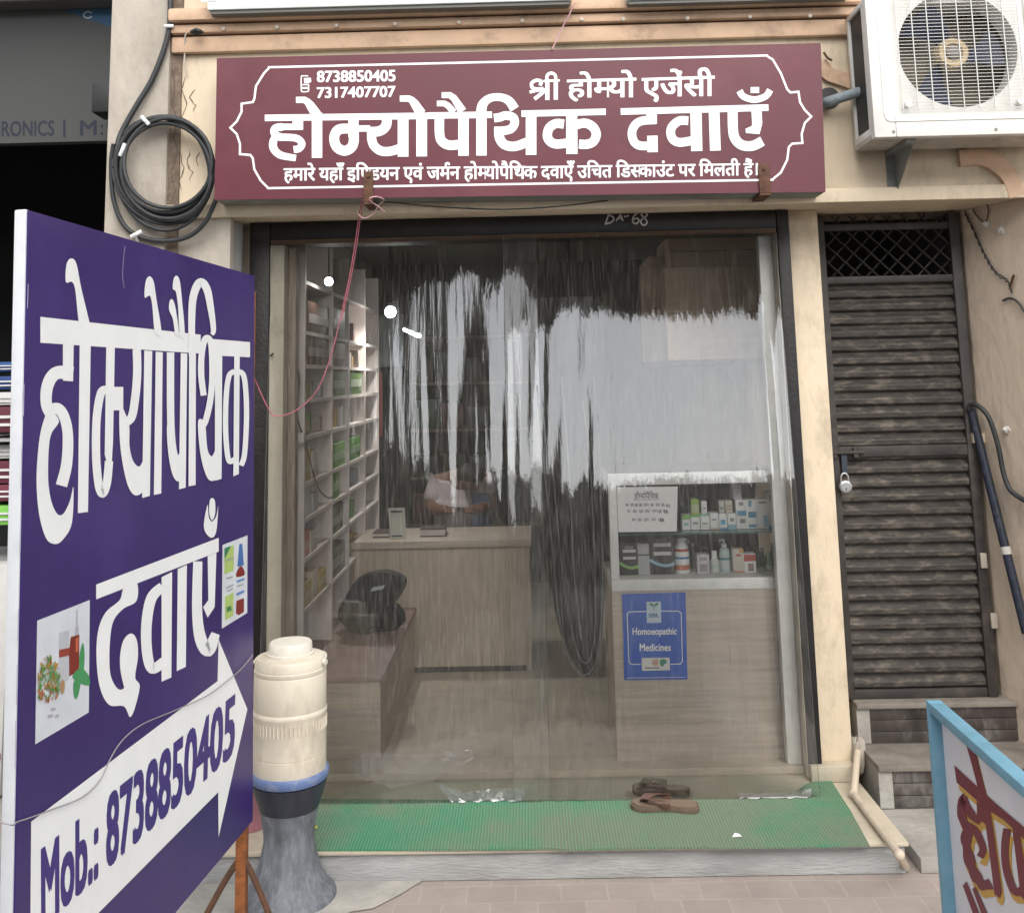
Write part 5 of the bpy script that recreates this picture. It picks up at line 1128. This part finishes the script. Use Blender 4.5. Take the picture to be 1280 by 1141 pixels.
# ================================================================== CABLE COIL
cc = thing('cable_coil', 'coil of thick black cable tied with white strips hanging on the concrete pillar', 'cable coil', at(207, 222, -.06))
def ell(cx_, cy_, rx, ry, y, rot=0, n=40, yj=.01, seed=0):
    rnd = random.Random(seed); out = []
    for k in range(n):
        a = 2 * PI * k / n; u = rx * math.cos(a); v = ry * math.sin(a)
        out.append(at(cx_ + u * math.cos(rot) - v * math.sin(rot), cy_ + u * math.sin(rot) + v * math.cos(rot), y + yj * math.sin(a * 2 + seed)))
    return out
cl = MB()
for (cx_, cy_, rx, ry, rot, y, sd_) in ((205, 209, 59, 63, -.25, -.055, 1), (207, 206, 57, 60, -.1, -.075, 2), (206, 211, 61, 65, -.35, -.09, 3), (208, 214, 56, 60, -.3, -.10, 4), (203, 214, 60, 68, -.5, -.07, 5), (210, 204, 55, 56, .2, -.11, 6), (204, 217, 58, 71, -.15, -.06, 7)):
    cl.tube(ell(cx_, cy_, rx, ry, y, rot, seed=sd_), .0085 if sd_ > 2 else .0105, 8, True)
cl.tube(catmull([at(142, 180, -.08), at(139, 205, -.07), at(142, 250, -.06), at(158, 285, -.05), at(190, 300, -.05), at(230, 298, -.05), at(255, 280, -.06), at(270, 250, -.09)], 6), .0095, 8)
cl.build('loops', WIRE, cc, smooth=60)
MB().tube(catmull([at(213, -40, -.05), at(213, 0, -.05), at(212, 32, -.05), at(205, 62, -.05), at(190, 100, -.05), at(172, 130, -.055), at(155, 160, -.06), at(148, 178, -.07), at(144, 210, -.08)], 6), .012, 8).build('feed_cable', WIRE, cc, smooth=60)
for a, b in (((177, 146), (186, 156)), ((150, 195), (156, 180)), ((164, 296), (177, 289)), ((206, 33), (217, 33))):
    MB().tube([at(*a, -.115 if a[1] > 100 else -.064), at((a[0] + b[0]) / 2, (a[1] + b[1]) / 2, -.12 if a[1] > 100 else -.068), at(*b, -.115 if a[1] > 100 else -.064)], .008, 8).build('cable_tie', TIE, cc)
MB().tube([at(168, 292, -.06), at(172, 303, -.05), at(176, 312, -.04)], .007, 8).build('cable_end', mat('grey_cable', (.22, .22, .22), .5), cc)
tag(MB().tube(catmull([at(248, 40, -.03), at(233, 42, -.05), at(231, 60, -.03), at(231, 80, -.02), at(234, 95, -.012)], 6), .003, 6).build('loose_wire', simple((.5, .45, .4))), 'short pale wire hanging at the left end of the cornice', 'wire')
p = at(246, 40, -.08); tag(lump(MB(), (p.x, p.y, p.z), (.025, .02, .012), amp=.2, seed=2).build('insulator', WIRE, smooth=60), 'small black clip on the left end of the cornice', 'clip')
# string from the sign strap
stg = [at(452, 250, YS), at(448, 275, -.05), at(443, 310, 0), at(437, 345, .02), at(425, 400, .03), at(412, 450, .04), at(395, 490, .05), at(370, 513, .06), at(345, 520, .06), at(334, 508, .05), at(319, 475, .02), at(312, 455, -.1)]
so_ = thing('string', 'pink string hanging from the left iron strap across the plastic curtain', 'string', stg[0])
MB().tube(catmull(stg, 6), .0021, 6).build('strand', STRING, so_); MB().tube(catmull([p + Vector((.008, -.004, 0)) for p in stg[:5]], 6), .0018, 6).build('strand', STRING, so_)
MB().tube(catmull([at(448, 268, -.1), at(455, 273, -.11), at(466, 268, -.11), at(474, 256, -.12), at(480, 250, -.14), at(470, 246, YS - .02), at(462, 250, YS - .02), at(478, 262, -.12), at(482, 266, -.1), at(476, 262, -.1)], 6), .0028, 6).build('knot', simple((.5, .3, .32)), so_)
tag(MB().tube(catmull([at(480, 252, -.06), at(540, 258, -.03), at(620, 262, -.02), at(690, 259, -.02), at(760, 251, -.02)], 6), .0022, 6).build('dark_wire', WIRE), 'thin dark wire along the beam edge under the maroon sign', 'wire')
# wires inside the left jamb
tag(MB().tube(catmull([at(362, 360, .3), at(358, 400, .3), at(352, 430, .28), at(338, 445, .2)], 6), .004, 6).build('short_wire', WIRE), 'short black wire beside the left door frame', 'wire')
tag(MB().tube(catmull([at(362, 365, .32), at(364, 410, .33), at(370, 450, .34), at(374, 475, .34), at(372, 520, .36), at(380, 548, .38), at(387, 575, .40), at(398, 610, .41), at(410, 622, .42), at(417, 620, .43)], 6), .0035, 6).build('switch_wire', WIRE), 'black wire dangling over the left shelving from a small socket', 'wire')
p = at(376, 548, .37); tag(MB().box(p.x - .014, p.x + .018, .35, .39, p.z - .02, p.z + .025).build('socket', simple((.5, .47, .44)), bevel=.005), 'small pale socket on the end of the left shelving', 'socket')
# ================================================================== AIR CONDITIONER
YA = -.27; AX0, AX1 = at(1087, 100, YA).x, at(1087, 100, YA).x + .80
AZ0 = at(1092, 173, YA).z; AZ1 = AZ0 + .56
ac = thing('air_conditioner', 'white outdoor air conditioner unit fixed high on the right of the wall', 'air conditioner', ((AX0 + AX1) / 2, -.15, AZ0))
fx, fz = at(1197, 62, YA).x, at(1197, 62, YA).z; fr0 = .228
sq = .262
k = MB()                                        # casing: front with round opening
n = 64; ring = [(fx + fr0 * math.cos(2 * PI * i / n), YA, fz + fr0 * math.sin(2 * PI * i / n)) for i in range(n)]
def sqp(i):
    a = 2 * PI * i / n; c_, s_ = math.cos(a), math.sin(a); m_ = max(abs(c_), abs(s_)); return (fx + sq * c_ / m_, YA, fz + sq * s_ / m_)
sqr = [sqp(i) for i in range(n)]
k.add(ring + sqr, [(i, (i + 1) % n, n + (i + 1) % n, n + i) for i in range(n)])
rin = [(x, YA + .10, z) for x, y, z in ring]; k.add(ring + rin, [(i, n + i, n + (i + 1) % n, (i + 1) % n) for i in range(n)])
k.build('fan_surround', ACW, ac, smooth=40)
ys = YA - .012
b_ = MB(); x0, x1 = fx - sq, fx + sq; zz0, zz1 = fz - sq, fz + sq
for (a, b, c_, d) in ((AX0, x0, AZ0, AZ1), (x1, AX1, AZ0, AZ1), (x0, x1, AZ0, zz0), (x0, x1, zz1, AZ1)):
    if b - a > .004 and d - c_ > .004: b_.box(a, b, ys, YA + .03, c_, d)
b_.build('front_panel', ACW, ac, bevel=.005)
MB().box(AX0 + .004, AX1 - .004, YA + .031, -.03, AZ0 + .004, AZ0 + .02).build('base_pan', mat('ac_base', (.42, .39, .35), .6, var=.15, scale=8, dirt=((.1, .08, .07), .6, 14)), ac)
MB().box(AX0 + .004, AX1 - .004, YA + .031, -.03, AZ1 - .02, AZ1).build('top_cover', ACW, ac, bevel=.003)
MB().box(AX1 - .02, AX1 - .004, YA + .031, -.03, AZ0 + .021, AZ1 - .021).build('side_cover', ACW, ac)
MB().box(AX0 + .014, AX0 + .024, YA + .06, -.055, AZ0 + .04, AZ1 - .021).build('side_coil', COIL, ac)
s_ = MB(); s_.box(AX0 + .004, AX0 + .022, YA + .031, YA + .059, AZ0 + .021, AZ1 - .021); s_.box(AX0 + .004, AX0 + .022, -.054, -.03, AZ0 + .021, AZ1 - .021); s_.box(AX0 + .004, AX0 + .022, YA + .0595, -.0545, AZ0 + .021, AZ0 + .05); s_.build('side_frame', ACW, ac, bevel=.003)
MB().box(AX0 + .03, AX1 - .03, -.085, -.08, AZ0 + .03, AZ1 - .03).build('back_coil', TAN, ac)
bl_ = MB()
for kk in range(3):
    a0 = R(100 + 120 * kk); vs = []
    for i in range(9):
        rr_ = .05 + (.205 - .05) * i / 8
        for j in range(5):
            a = a0 + (-.15 + (.62 + .25 * i / 8) * j / 4) + .25 * i / 8; vs.append((fx + rr_ * math.cos(a), YA + .075 + .05 * (j / 4 - .5), fz + rr_ * math.sin(a)))
    bl_.add(vs, [(i * 5 + j, i * 5 + j + 1, (i + 1) * 5 + j + 1, (i + 1) * 5 + j) for i in range(8) for j in range(4)])
bl_.build('fan_blades', NAVY, ac, smooth=50)
hb = MB(); m_ = 36; pf = [(.0, .040), (.034, .042), (.036, .036), (.056, .034), (.060, .045), (.060, .09)]
hv = []
for r_, y in pf:
    for i in range(m_): a = 2 * PI * i / m_; hv.append((fx + r_ * math.cos(a), YA + y, fz + r_ * math.sin(a)))
hb.add(hv, [(i * m_ + j, i * m_ + (j + 1) % m_, (i + 1) * m_ + (j + 1) % m_, (i + 1) * m_ + j) for i in range(len(pf) - 1) for j in range(m_)]); hb.build('fan_hub', HUB, ac, smooth=40)
lump(MB(), (fx, YA + .036, fz), (.030, .01, .030), amp=0).build('hub_cap', simple((.20, .18, .16)), ac, smooth=60)
gr = MB(); g0, g1 = fx - .232, fx + .232
zc_ = fz - .236
while zc_ < fz + .236: gr.box(g0, g1, YA - .016, YA - .0135, zc_ - .0009, zc_ + .0009); zc_ += .0135
xx = g0
for i in range(9): gr.box(g0 + i * .058 - .0016, g0 + i * .058 + .0016, YA - .020, YA - .0165, fz - .236, fz + .236)
for (a, b) in ((g0 + .02, fz - .215), (g1 - .02, fz - .215)): gr.tube([(a, YA - .021, b), (a, YA - .012, b)], .012, 12)
gr.build('grille', ACG, ac)
bx0_, bz0_ = at(1106, 150, ys).x, at(1150, 151, ys).z
MB().tube(catmull([(bx0_, ys, AZ1 - .02), (bx0_, ys, bz0_ + .1), (bx0_, ys, bz0_ + .03), (bx0_ + .008, ys, bz0_ + .008), (bx0_ + .03, ys, bz0_), (bx0_ + .1, ys, bz0_), (AX1 - .03, ys, bz0_)], 5), .0035, 6).build('front_bead', ACW, ac, smooth=60)
scw = MB()
for px, py in ((1117, 165), (1245, 162)): p = at(px, py, ys); scw.tube([(p.x, ys - .002, p.z), (p.x, ys + .002, p.z)], .006, 10)
scw.build('screws', simple((.2, .2, .2)), ac)
for i, X0 in enumerate((at(1128, 180, -.15).x, at(1128, 180, -.15).x + .5)):
    o = thing('wall_bracket', ('grey steel bracket under the near end of the air conditioner', 'grey steel bracket under the far end of the air conditioner, beyond the frame')[i], 'bracket', (X0, 0, AZ0), 'brackets carrying the air conditioner') if i == 0 else None
    if i: continue
    zz = AZ0 + .003
    MB().box(X0 - .018, X0 + .018, YA + .03, -.001, zz - .018, zz - .001).build('arm', GALV, o)
    MB().box(X0 - .018, X0 + .018, -.006, -.0005, zz - .17, zz - .019).build('wall_plate', GALV, o)
    MB().prism([(X0 + .016, YA + .06, zz - .02), (X0 + .016, -.007, zz - .02), (X0 + .016, -.007, zz - .165)], (.003, 0, 0)).build('gusset', GALV, o)
o = thing('insulated_pipe', 'grey wrapped refrigerant pipe from a wall hole to the air conditioner', 'pipe', at(1035, 127, -.02))
MB().tube(catmull([at(1029, 130, .02), at(1034, 128, -.05), at(1046, 124, -.07), at(1068, 117, -.09), at(1080, 114, -.1)], 6), .021, 12).build('pipe', mat('grey_wrap', (.24, .28, .31), .6, var=.25, scale=20, bump=.4), o, smooth=60)
p = at(1036, 123, -.001); MB().tube([(p.x, -.0035, p.z), (p.x, -.001, p.z)], .045, 18).build('wall_hole', simple((.03, .03, .03)), o)
tag(MB().tube(catmull([at(1030, 66, -.03), at(1034, 72, -.04), at(1040, 76, -.04)], 5), .005, 6).build('wire_stub', RUST), 'short rusty wire stub right of the maroon sign', 'wire')
tag(MB().tube(catmull([at(718, 4, -.1), at(712, 18, -.11), at(703, 35, -.1), at(695, 52, -.11), at(690, 62, YS - .01)], 5), .003, 6).build('hanging_wire', simple((.45, .25, .28))), 'thin pinkish cord dropping from the upper boards to the maroon sign top', 'cord')
# ================================================================== LOUVRED DOOR
YD = YF + .12
ld = thing('louvred_door', 'narrow dark steel door of dusty horizontal slats with a lattice top', 'door', (1.55, YD, .36))
dx0, dx1 = xdl + .012, XDR - .015; dz0, dz1 = .362, ZS - .01
zl_a, zl_b = at(1110, 345, YD).z, at(1110, 288, YD).z
fw = .042
f_ = MB(); f_.box(dx0, dx0 + fw, YD - .02, YD + .03, dz0, dz1); f_.box(dx1 - fw, dx1, YD - .02, YD + .03, dz0, dz1); f_.build('stile', SHUTF, ld, bevel=.004)
f_ = MB(); f_.box(dx0 + fw, dx1 - fw, YD - .015, YD + .025, dz0, dz0 + .035); f_.box(dx0 + fw, dx1 - fw, YD - .015, YD + .025, zl_a - .03, zl_a); f_.box(dx0 + fw, dx1 - fw, YD - .015, YD + .025, zl_b, zl_b + .03)
zmid = at(1130, 563, YD).z; f_.box(dx0 + fw, dx1 - fw, YD - .018, YD + .025, zmid - .022, zmid + .022); f_.build('rail', SHUTF, ld, bevel=.004)
sp_ = MB(); prof = []
z = dz0 + .036; pitch = .0572; SL = ((0, .004), (.06, -.010), (.14, -.013), (.42, -.014), (.52, -.012), (.66, -.004), (.8, .003), (.96, .005))
while z < zl_a - .035:
    for u, dy in SL: prof.append((YD + .008 + dy * 1.15, z + pitch * u))
    z += pitch
vs = [(dx0 + fw, y, min(z, zl_a - .03)) for y, z in prof] + [(dx1 - fw, y, min(z, zl_a - .03)) for y, z in prof]; n = len(prof)
sp_.add(vs, [(i, n + i, n + i + 1, i + 1) for i in range(n - 1)]); sp_.build('slats', SHUT, ld, smooth=14)
lx_ = MB(); dz = zl_b - zl_a
for tz0, tz1 in ((zl_a, zl_b), (zl_b + .03, dz1 - .005)):
    H_ = tz1 - tz0; W_ = dx1 - dx0 - 2 * fw; st_ = .075; kx = -H_
    while kx < W_:
        for s_ in (1, -1):
            a0, a1 = max(0, kx), min(W_, kx + H_)
            if a1 - a0 > .01:
                h0, h1 = a0 - kx, a1 - kx
                if s_ < 0: h0, h1 = H_ - h0, H_ - h1
                lx_.tube([(dx0 + fw + a0, YD + .004 * s_, tz0 + h0), (dx0 + fw + a1, YD + .004 * s_, tz0 + h1)], .0045, 5)
        kx += st_
lx_.build('lattice', mat('dim_lattice_steel', (.018, .016, .015), .6, var=.3, scale=20), ld)
MB().box(xdl - .1, XDR + .3, YD + .9, YD + .95, .3, 3.6).build('stairwell_wall', INDARK, shop)
MB().box(XDR + .001, XDR + .1, .425, YD + .899, 0, 3.6).build('stairwell_wall', INDARK, shop)
MB().box(xdl - .1, xdl - .001, 1.21, YD + .899, 0, 3.6).build('stairwell_wall', INDARK, shop)
MB().box(xdl, XDR, .605, YD + .899, 3.0, 3.1).build('stairwell_ceiling', INDARK, shop)
bt = MB(); p = at(1040, 566, YD - .03); bt.tube([(p.x - .03, YD - .032, p.z), (p.x + .13, YD - .032, p.z)], .008, 10); bt.box(p.x - .01, p.x + .02, YD - .036, YD - .02, p.z - .02, p.z + .02); bt.box(p.x + .09, p.x + .11, YD - .036, YD - .018, p.z - .02, p.z + .02); bt.build('bolt', SHUTF, ld)
p = at(1056, 582, YD - .03); MB().box(p.x - .012, p.x + .012, YD - .03, YD - .021, p.z - .03, p.z + .045).build('hasp', mat('dark_blue_steel', (.03, .04, .06), .5), ld)
p = at(1056.5, 608, YD - .05); pk = thing('padlock', 'round grey steel padlock hanging from the dark slatted door', 'padlock', p)
lb_ = MB(); m_ = 24; hv = []
for y, r_ in ((-.012, .020), (-.010, .026), (.010, .026), (.012, .020)):
    for i in range(m_): a = 2 * PI * i / m_; hv.append((p.x + r_ * math.cos(a), p.y + y, p.z + r_ * .9 * math.sin(a)))
lb_.add(hv, [(i * m_ + j, i * m_ + (j + 1) % m_, (i + 1) * m_ + (j + 1) % m_, (i + 1) * m_ + j) for i in range(3) for j in range(m_)] + [tuple(range(m_)), tuple(reversed(range(3 * m_, 4 * m_)))]); lb_.build('body', STEEL, pk, smooth=40)
MB().tube([(p.x - .015, p.y, p.z + .012)] + [(p.x + .015 * math.cos(a), p.y, p.z + .036 + .018 * math.sin(a)) for a in [PI - PI * k / 8 for k in range(9)]] + [(p.x + .015, p.y, p.z + .012)], .0042, 8).build('shackle', STEEL, pk, smooth=60)
MB().box(p.x - .002, p.x + .002, p.y - .0135, p.y - .0122, p.z - .014, p.z - .004).build('keyhole', INK, pk)
# ================================================================== STEPS
stp = thing('door_steps', 'worn stone steps with dark tiled risers leading up to the slatted door', 'steps', (1.7, 0, 0))
sx0, sx1 = 1.285, 2.06
Z1, Z2, Z3 = .36, .205, .05; Y1, Y2, Y3 = .30, .07, -.33
MB().box(sx0 + .003, sx1, Y1 + .012, YD + .6, .0, Z1 - .022).build('core', CEM, stp); MB().box(sx0 + .003, sx1, Y2 + .012, Y1 + .011, .0, Z2 - .022).build('core', CEM, stp)
for (y0, y1, z, m_) in ((Y1 - .012, YD + .08, Z1, TREAD), (Y2 - .012, Y1 - .001, Z2, TREAD), (Y3, Y2 - .001, Z3, CEM)):
    MB().box(sx0 + .0, sx1, y0, y1, z - .021 if z > .1 else .001, z).build('tread', m_, stp, bevel=.004)
for (y, za, zb_) in ((Y1, Z2 + .001, Z1 - .022), (Y2, Z3 + .001, Z2 - .022)):
    k = MB(); h_ = (zb_ - za) / 3
    for i in range(3): k.box(sx0 + .055, sx1, y + .002, y + .0115, za + i * h_ + .002, za + (i + 1) * h_ - .002)
    k.build('riser_tiles', DTILE, stp, bevel=.0015); MB().box(sx0 + .001, sx0 + .053, y, y + .0115, za, zb_).build('riser_edge', CEM, stp)
pts = [at(1072, 945, .2), at(1068, 968, .1), at(1067, 995, .05), at(1085, 1020, -.08), at(1110, 1050, -.24), at(1131, 1074, -.345), at(1132, 1084, -.355)]
dp = thing('waste_pipe', 'cream plastic waste pipe running down beside the stone steps to the pavement', 'pipe', pts[-1])
pts = [at(1072, 940, YF - .02), atz(1067, 992, .121), atz(1124, 1068, .121), atz(1132, 1083, .016)]
MB().tube([pts[0], pts[1], ], .014, 10).build('upper_pipe', PIPEC, dp, smooth=60); MB().tube([pts[1], pts[2], pts[3]], .014, 10).build('lower_pipe', PIPEC, dp, smooth=60)
for p in (pts[1], pts[2]): lump(MB(), p, (.018, .018, .018), amp=0, n=8).build('elbow', PIPEC, dp, smooth=60)
p = at(1072, 940, YF); lump(MB(), (p.x, YF, p.z - .01), (.03, .02, .06), amp=.3, seed=8).build('mortar_patch', CONC, dp, smooth=50)
MB().box(1.06, 1.235, YF - .06, YF - .001, .106, .165).build('skirting_block', MARB, shop, bevel=.006)
# ================================================================== RIGHT WALL: pole, hose, wires
def onwall(px, py, off=.0):
    pw = Plane((1.90, .36, 0), (-.38, -.18, 0)); return pw.pt(px, py, off)
a, b = onwall(1222, 510, .04), onwall(1292, 790, .04)
bp_ = thing('handrail_pole', 'navy painted metal pole leaning along the beige right wall', 'pole', b)
MB().tube([a, b], .018, 14).build('tube', BLUEP, bp_, smooth=60)
p = a.lerp(b, .63); MB().tube([p, p + (b - a).normalized() * .03], .0195, 12).build('paint_patch', simple((.5, .48, .44)), bp_)
p = a.lerp(b, .14); MB().box(p.x - .02, p.x + .03, p.y, p.y + .03, p.z - .02, p.z + .02).build('clamp', TANWALL, bp_)
tag(MB().tube(catmull([onwall(1224, 512, .06), onwall(1226, 506, .06), onwall(1234, 506, .06), onwall(1246, 520, .05), onwall(1256, 555, .04), onwall(1263, 590, .04), onwall(1272, 612, .04), onwall(1290, 625, .04)], 6), .010, 8).build('black_hose', WIRE, smooth=60), 'black hose arching out of the top of the navy pole', 'hose')
tw = thing('twisted_wire', 'twisted dark wire hanging on the beige wall right of the slatted door', 'wire', onwall(1230, 300, .01))
base_ = catmull([onwall(1208, 266, .01), onwall(1218, 285, .012), onwall(1228, 308, .012), onwall(1237, 326, .012), onwall(1248, 342, .012), onwall(1262, 352, .012), onwall(1268, 366, .015)], 8)
for s_ in (0, PI):
    MB().tube([p + Vector((0, -.006 * math.sin(i * .9 + s_), .007 * math.cos(i * .9 + s_))) for i, p in enumerate(base_)], .0028, 5).build('strand', WIRE, tw)
MB().tube(catmull([onwall(1264, 360, .01), onwall(1270, 346, .02), onwall(1272, 346, .02), onwall(1266, 362, .02)], 5), .003, 5).build('hook', RUST, tw)
tag(MB().tube(catmull([onwall(1256, 376, .012), onwall(1265, 373, .012), onwall(1275, 378, .012), onwall(1285, 392, .012)], 5), .005, 6).build('wire_end', WIRE), 'short curved black wire end at the right edge of the beige wall', 'wire')
tag(MB().tube(catmull([onwall(1218, 262, .01), onwall(1225, 272, .012), onwall(1234, 278, .012), onwall(1238, 265, .012), onwall(1236, 255, .012)], 5), .003, 6).build('loose_wire', RUST), 'loose brown wire loop at the top of the beige right wall', 'wire')
for i, (px, py) in enumerate(((1234, 280), (1253, 288), (1260, 537))):
    p = onwall(px, py, .006); tag(lump(MB(), p, (.014, .012, .012), amp=.3, seed=i).build('wall_clip', simple((.6, .58, .55)), smooth=60), ('white wall clip under the loose wire loop', 'white wall clip right of the loose wire loop', 'white wall clip beside the black hose')[i] + ' on the beige wall', 'clip', 'white clips on the beige wall')
# hinges of the slatted door
for py in (700, 775):
    p = at(1228 if py == 700 else 1241, py, YD - .02); MB().box(p.x - .012, p.x + .014, YD - .034, YD - .021, p.z - .03, p.z + .03).build('hinge', simple((.4, .36, .3)), ld, bevel=.003)
# ================================================================== BLUE FRAMED SIGN
A = at(1166, 874, -1.15); Bq = atz(1280, 973, A.z)
du = Vector((Bq.x - A.x, Bq.y - A.y, 0)).normalized(); dn = Vector((du.y, -du.x, 0)); dn = dn if dn.x < 0 else -dn
bs = thing('framed_sign', 'blue framed white sign with maroon lettering standing low at the right', 'sign', (A.x, A.y, 0))
Ln, zt_, zb_ = 1.5, A.z, .08
def bar(u0, u1, z0, z1, t0, t1, name, m_, bev=.004):
    q = [A + du * u0 + dn * t0, A + du * u1 + dn * t0, A + du * u1 + dn * t1, A + du * u0 + dn * t1]
    return MB().hexa([Vector((p.x, p.y, z0)) for p in q], [Vector((p.x, p.y, z1)) for p in q]).build(name, m_, bs, bevel=bev)
bar(0, .026, .001, zt_, -.02, .02, 'post', BLUEF); bar(Ln - .035, Ln, .001, zt_, -.02, .02, 'post', BLUEF)
bar(.0265, Ln - .0355, zt_ - .026, zt_, -.02, .02, 'rail', BLUEF); bar(.0355, Ln - .0355, zb_, zb_ + .035, -.02, .02, 'rail', BLUEF)
pn = bar(.0265, Ln - .0355, zb_ + .0355, zt_ - .0265, -.016, -.010, 'panel', SIGNW, 0)
PQ = Plane(A + dn * -.010, dn)
def blue_items(dx, dy):
    s = lambda L_: [(a + dx, b + dy) for a, b in L_]
    return [('p', s([(262, 350), (285, 318), (300, 360), (332, 490), (362, 605), (340, 600), (318, 556), (290, 450)])),
            ('p', s([(203, 440), (300, 530), (400, 620), (560, 755), (560, 815), (440, 700), (360, 650), (215, 522)])),
            ('p', s([(310, 610), (350, 640), (352, 720), (312, 690)])),
            ('c', [40, 40, 38, 36, 36, 34] * 6, s([(330, 705), (290, 680), (255, 620), (245, 600), (235, 660), (262, 735), (300, 760)])),
            ('c', 34, s([(258, 720), (300, 745), (325, 790), (340, 840), (325, 875)])),
            ('c', [34, 40, 48, 54, 54, 48] * 5, s([(262, 745), (262, 820), (285, 920), (320, 985), (350, 1010), (378, 1000)])),
            ('p', s([(338, 600), (372, 630), (400, 820), (430, 1040), (420, 1070), (395, 1050), (370, 850)])),
            ('c', 36, s([(455, 740), (445, 820), (450, 920), (480, 1020), (515, 1040), (545, 990)])), ('p', s([(480, 740), (515, 770), (545, 950), (560, 1100), (520, 1060)])),
            ('p', s([(245, 1010), (262, 990), (330, 1160), (300, 1160)])), ('p', s([(290, 1025), (305, 1015), (370, 1160), (340, 1160)]))]
t = MB(); trace(t, PQ, (1140, 840), 3.793, blue_items(11, 36), .002); t.build('letter_shadow', simple((.62, .36, .07)), pn)
t = MB(); trace(t, PQ, (1140, 840), 3.793, blue_items(0, 0), .006); t.build('lettering', simple((.19, .025, .04)), pn)
# ================================================================== ACROSS THE STREET (seen only as reflections)
oh = thing('opposite_building', 'low pale building across the street behind the photographer', 'building', (0, -32, 0))
OW = mat('opposite_wall', (.30, .29, .27), .8, var=.15, scale=1)
MB().box(-45, 45, -36, -32, -.1, 3.3).build('wall', OW, oh)
k = MB()
for i in range(18): k.box(-40 + i * 4.5, -37.4 + i * 4.5, -32, -31.94, 0, 2.6)
k.build('shutters', mat('opposite_shutters', (.09, .10, .11), .6), oh)
oh2 = thing('unseen_dark_house', 'tall dark house added out of view across the street to darken the curtain reflection', 'building', (-14, -30, 0))  # unseen house, added so the left curtain reflects dark between bright streaks
MB().box(-30, -1.6, -31.5, -27, -.1, 8.6).build('wall', mat('opposite_dark_wall', (.09, .085, .075), .8, var=.3, scale=1), oh2)
k = MB()
for i in range(9):
    for z in (1, 3.6, 6.2): k.box(-29 + i * 2.8, -27.6 + i * 2.8, -27, -26.95, z, z + 1.5)
k.build('windows', mat('opposite_windows', (.03, .035, .04), .2), oh2)
mc = thing('unseen_canopy', 'dark green roofed canopy added out of view over the street to darken the curtain reflection', 'canopy', (0, -11, 0))  # invented canopy out of view, placed to darken the upper curtain reflection
MB().box(-13, 13, -16.5, -8.5, 5.3, 5.45).build('roof', mat('canopy_dark', (.025, .03, .02), .8, var=.3, scale=2), mc)
for i in range(4):
    for y in (-16.2, -8.8): MB().tube([(-12.6 + i * 8.4, y, -.1), (-12.6 + i * 8.4, y, 5.3)], .04, 8).build('post', SHUTF, mc)
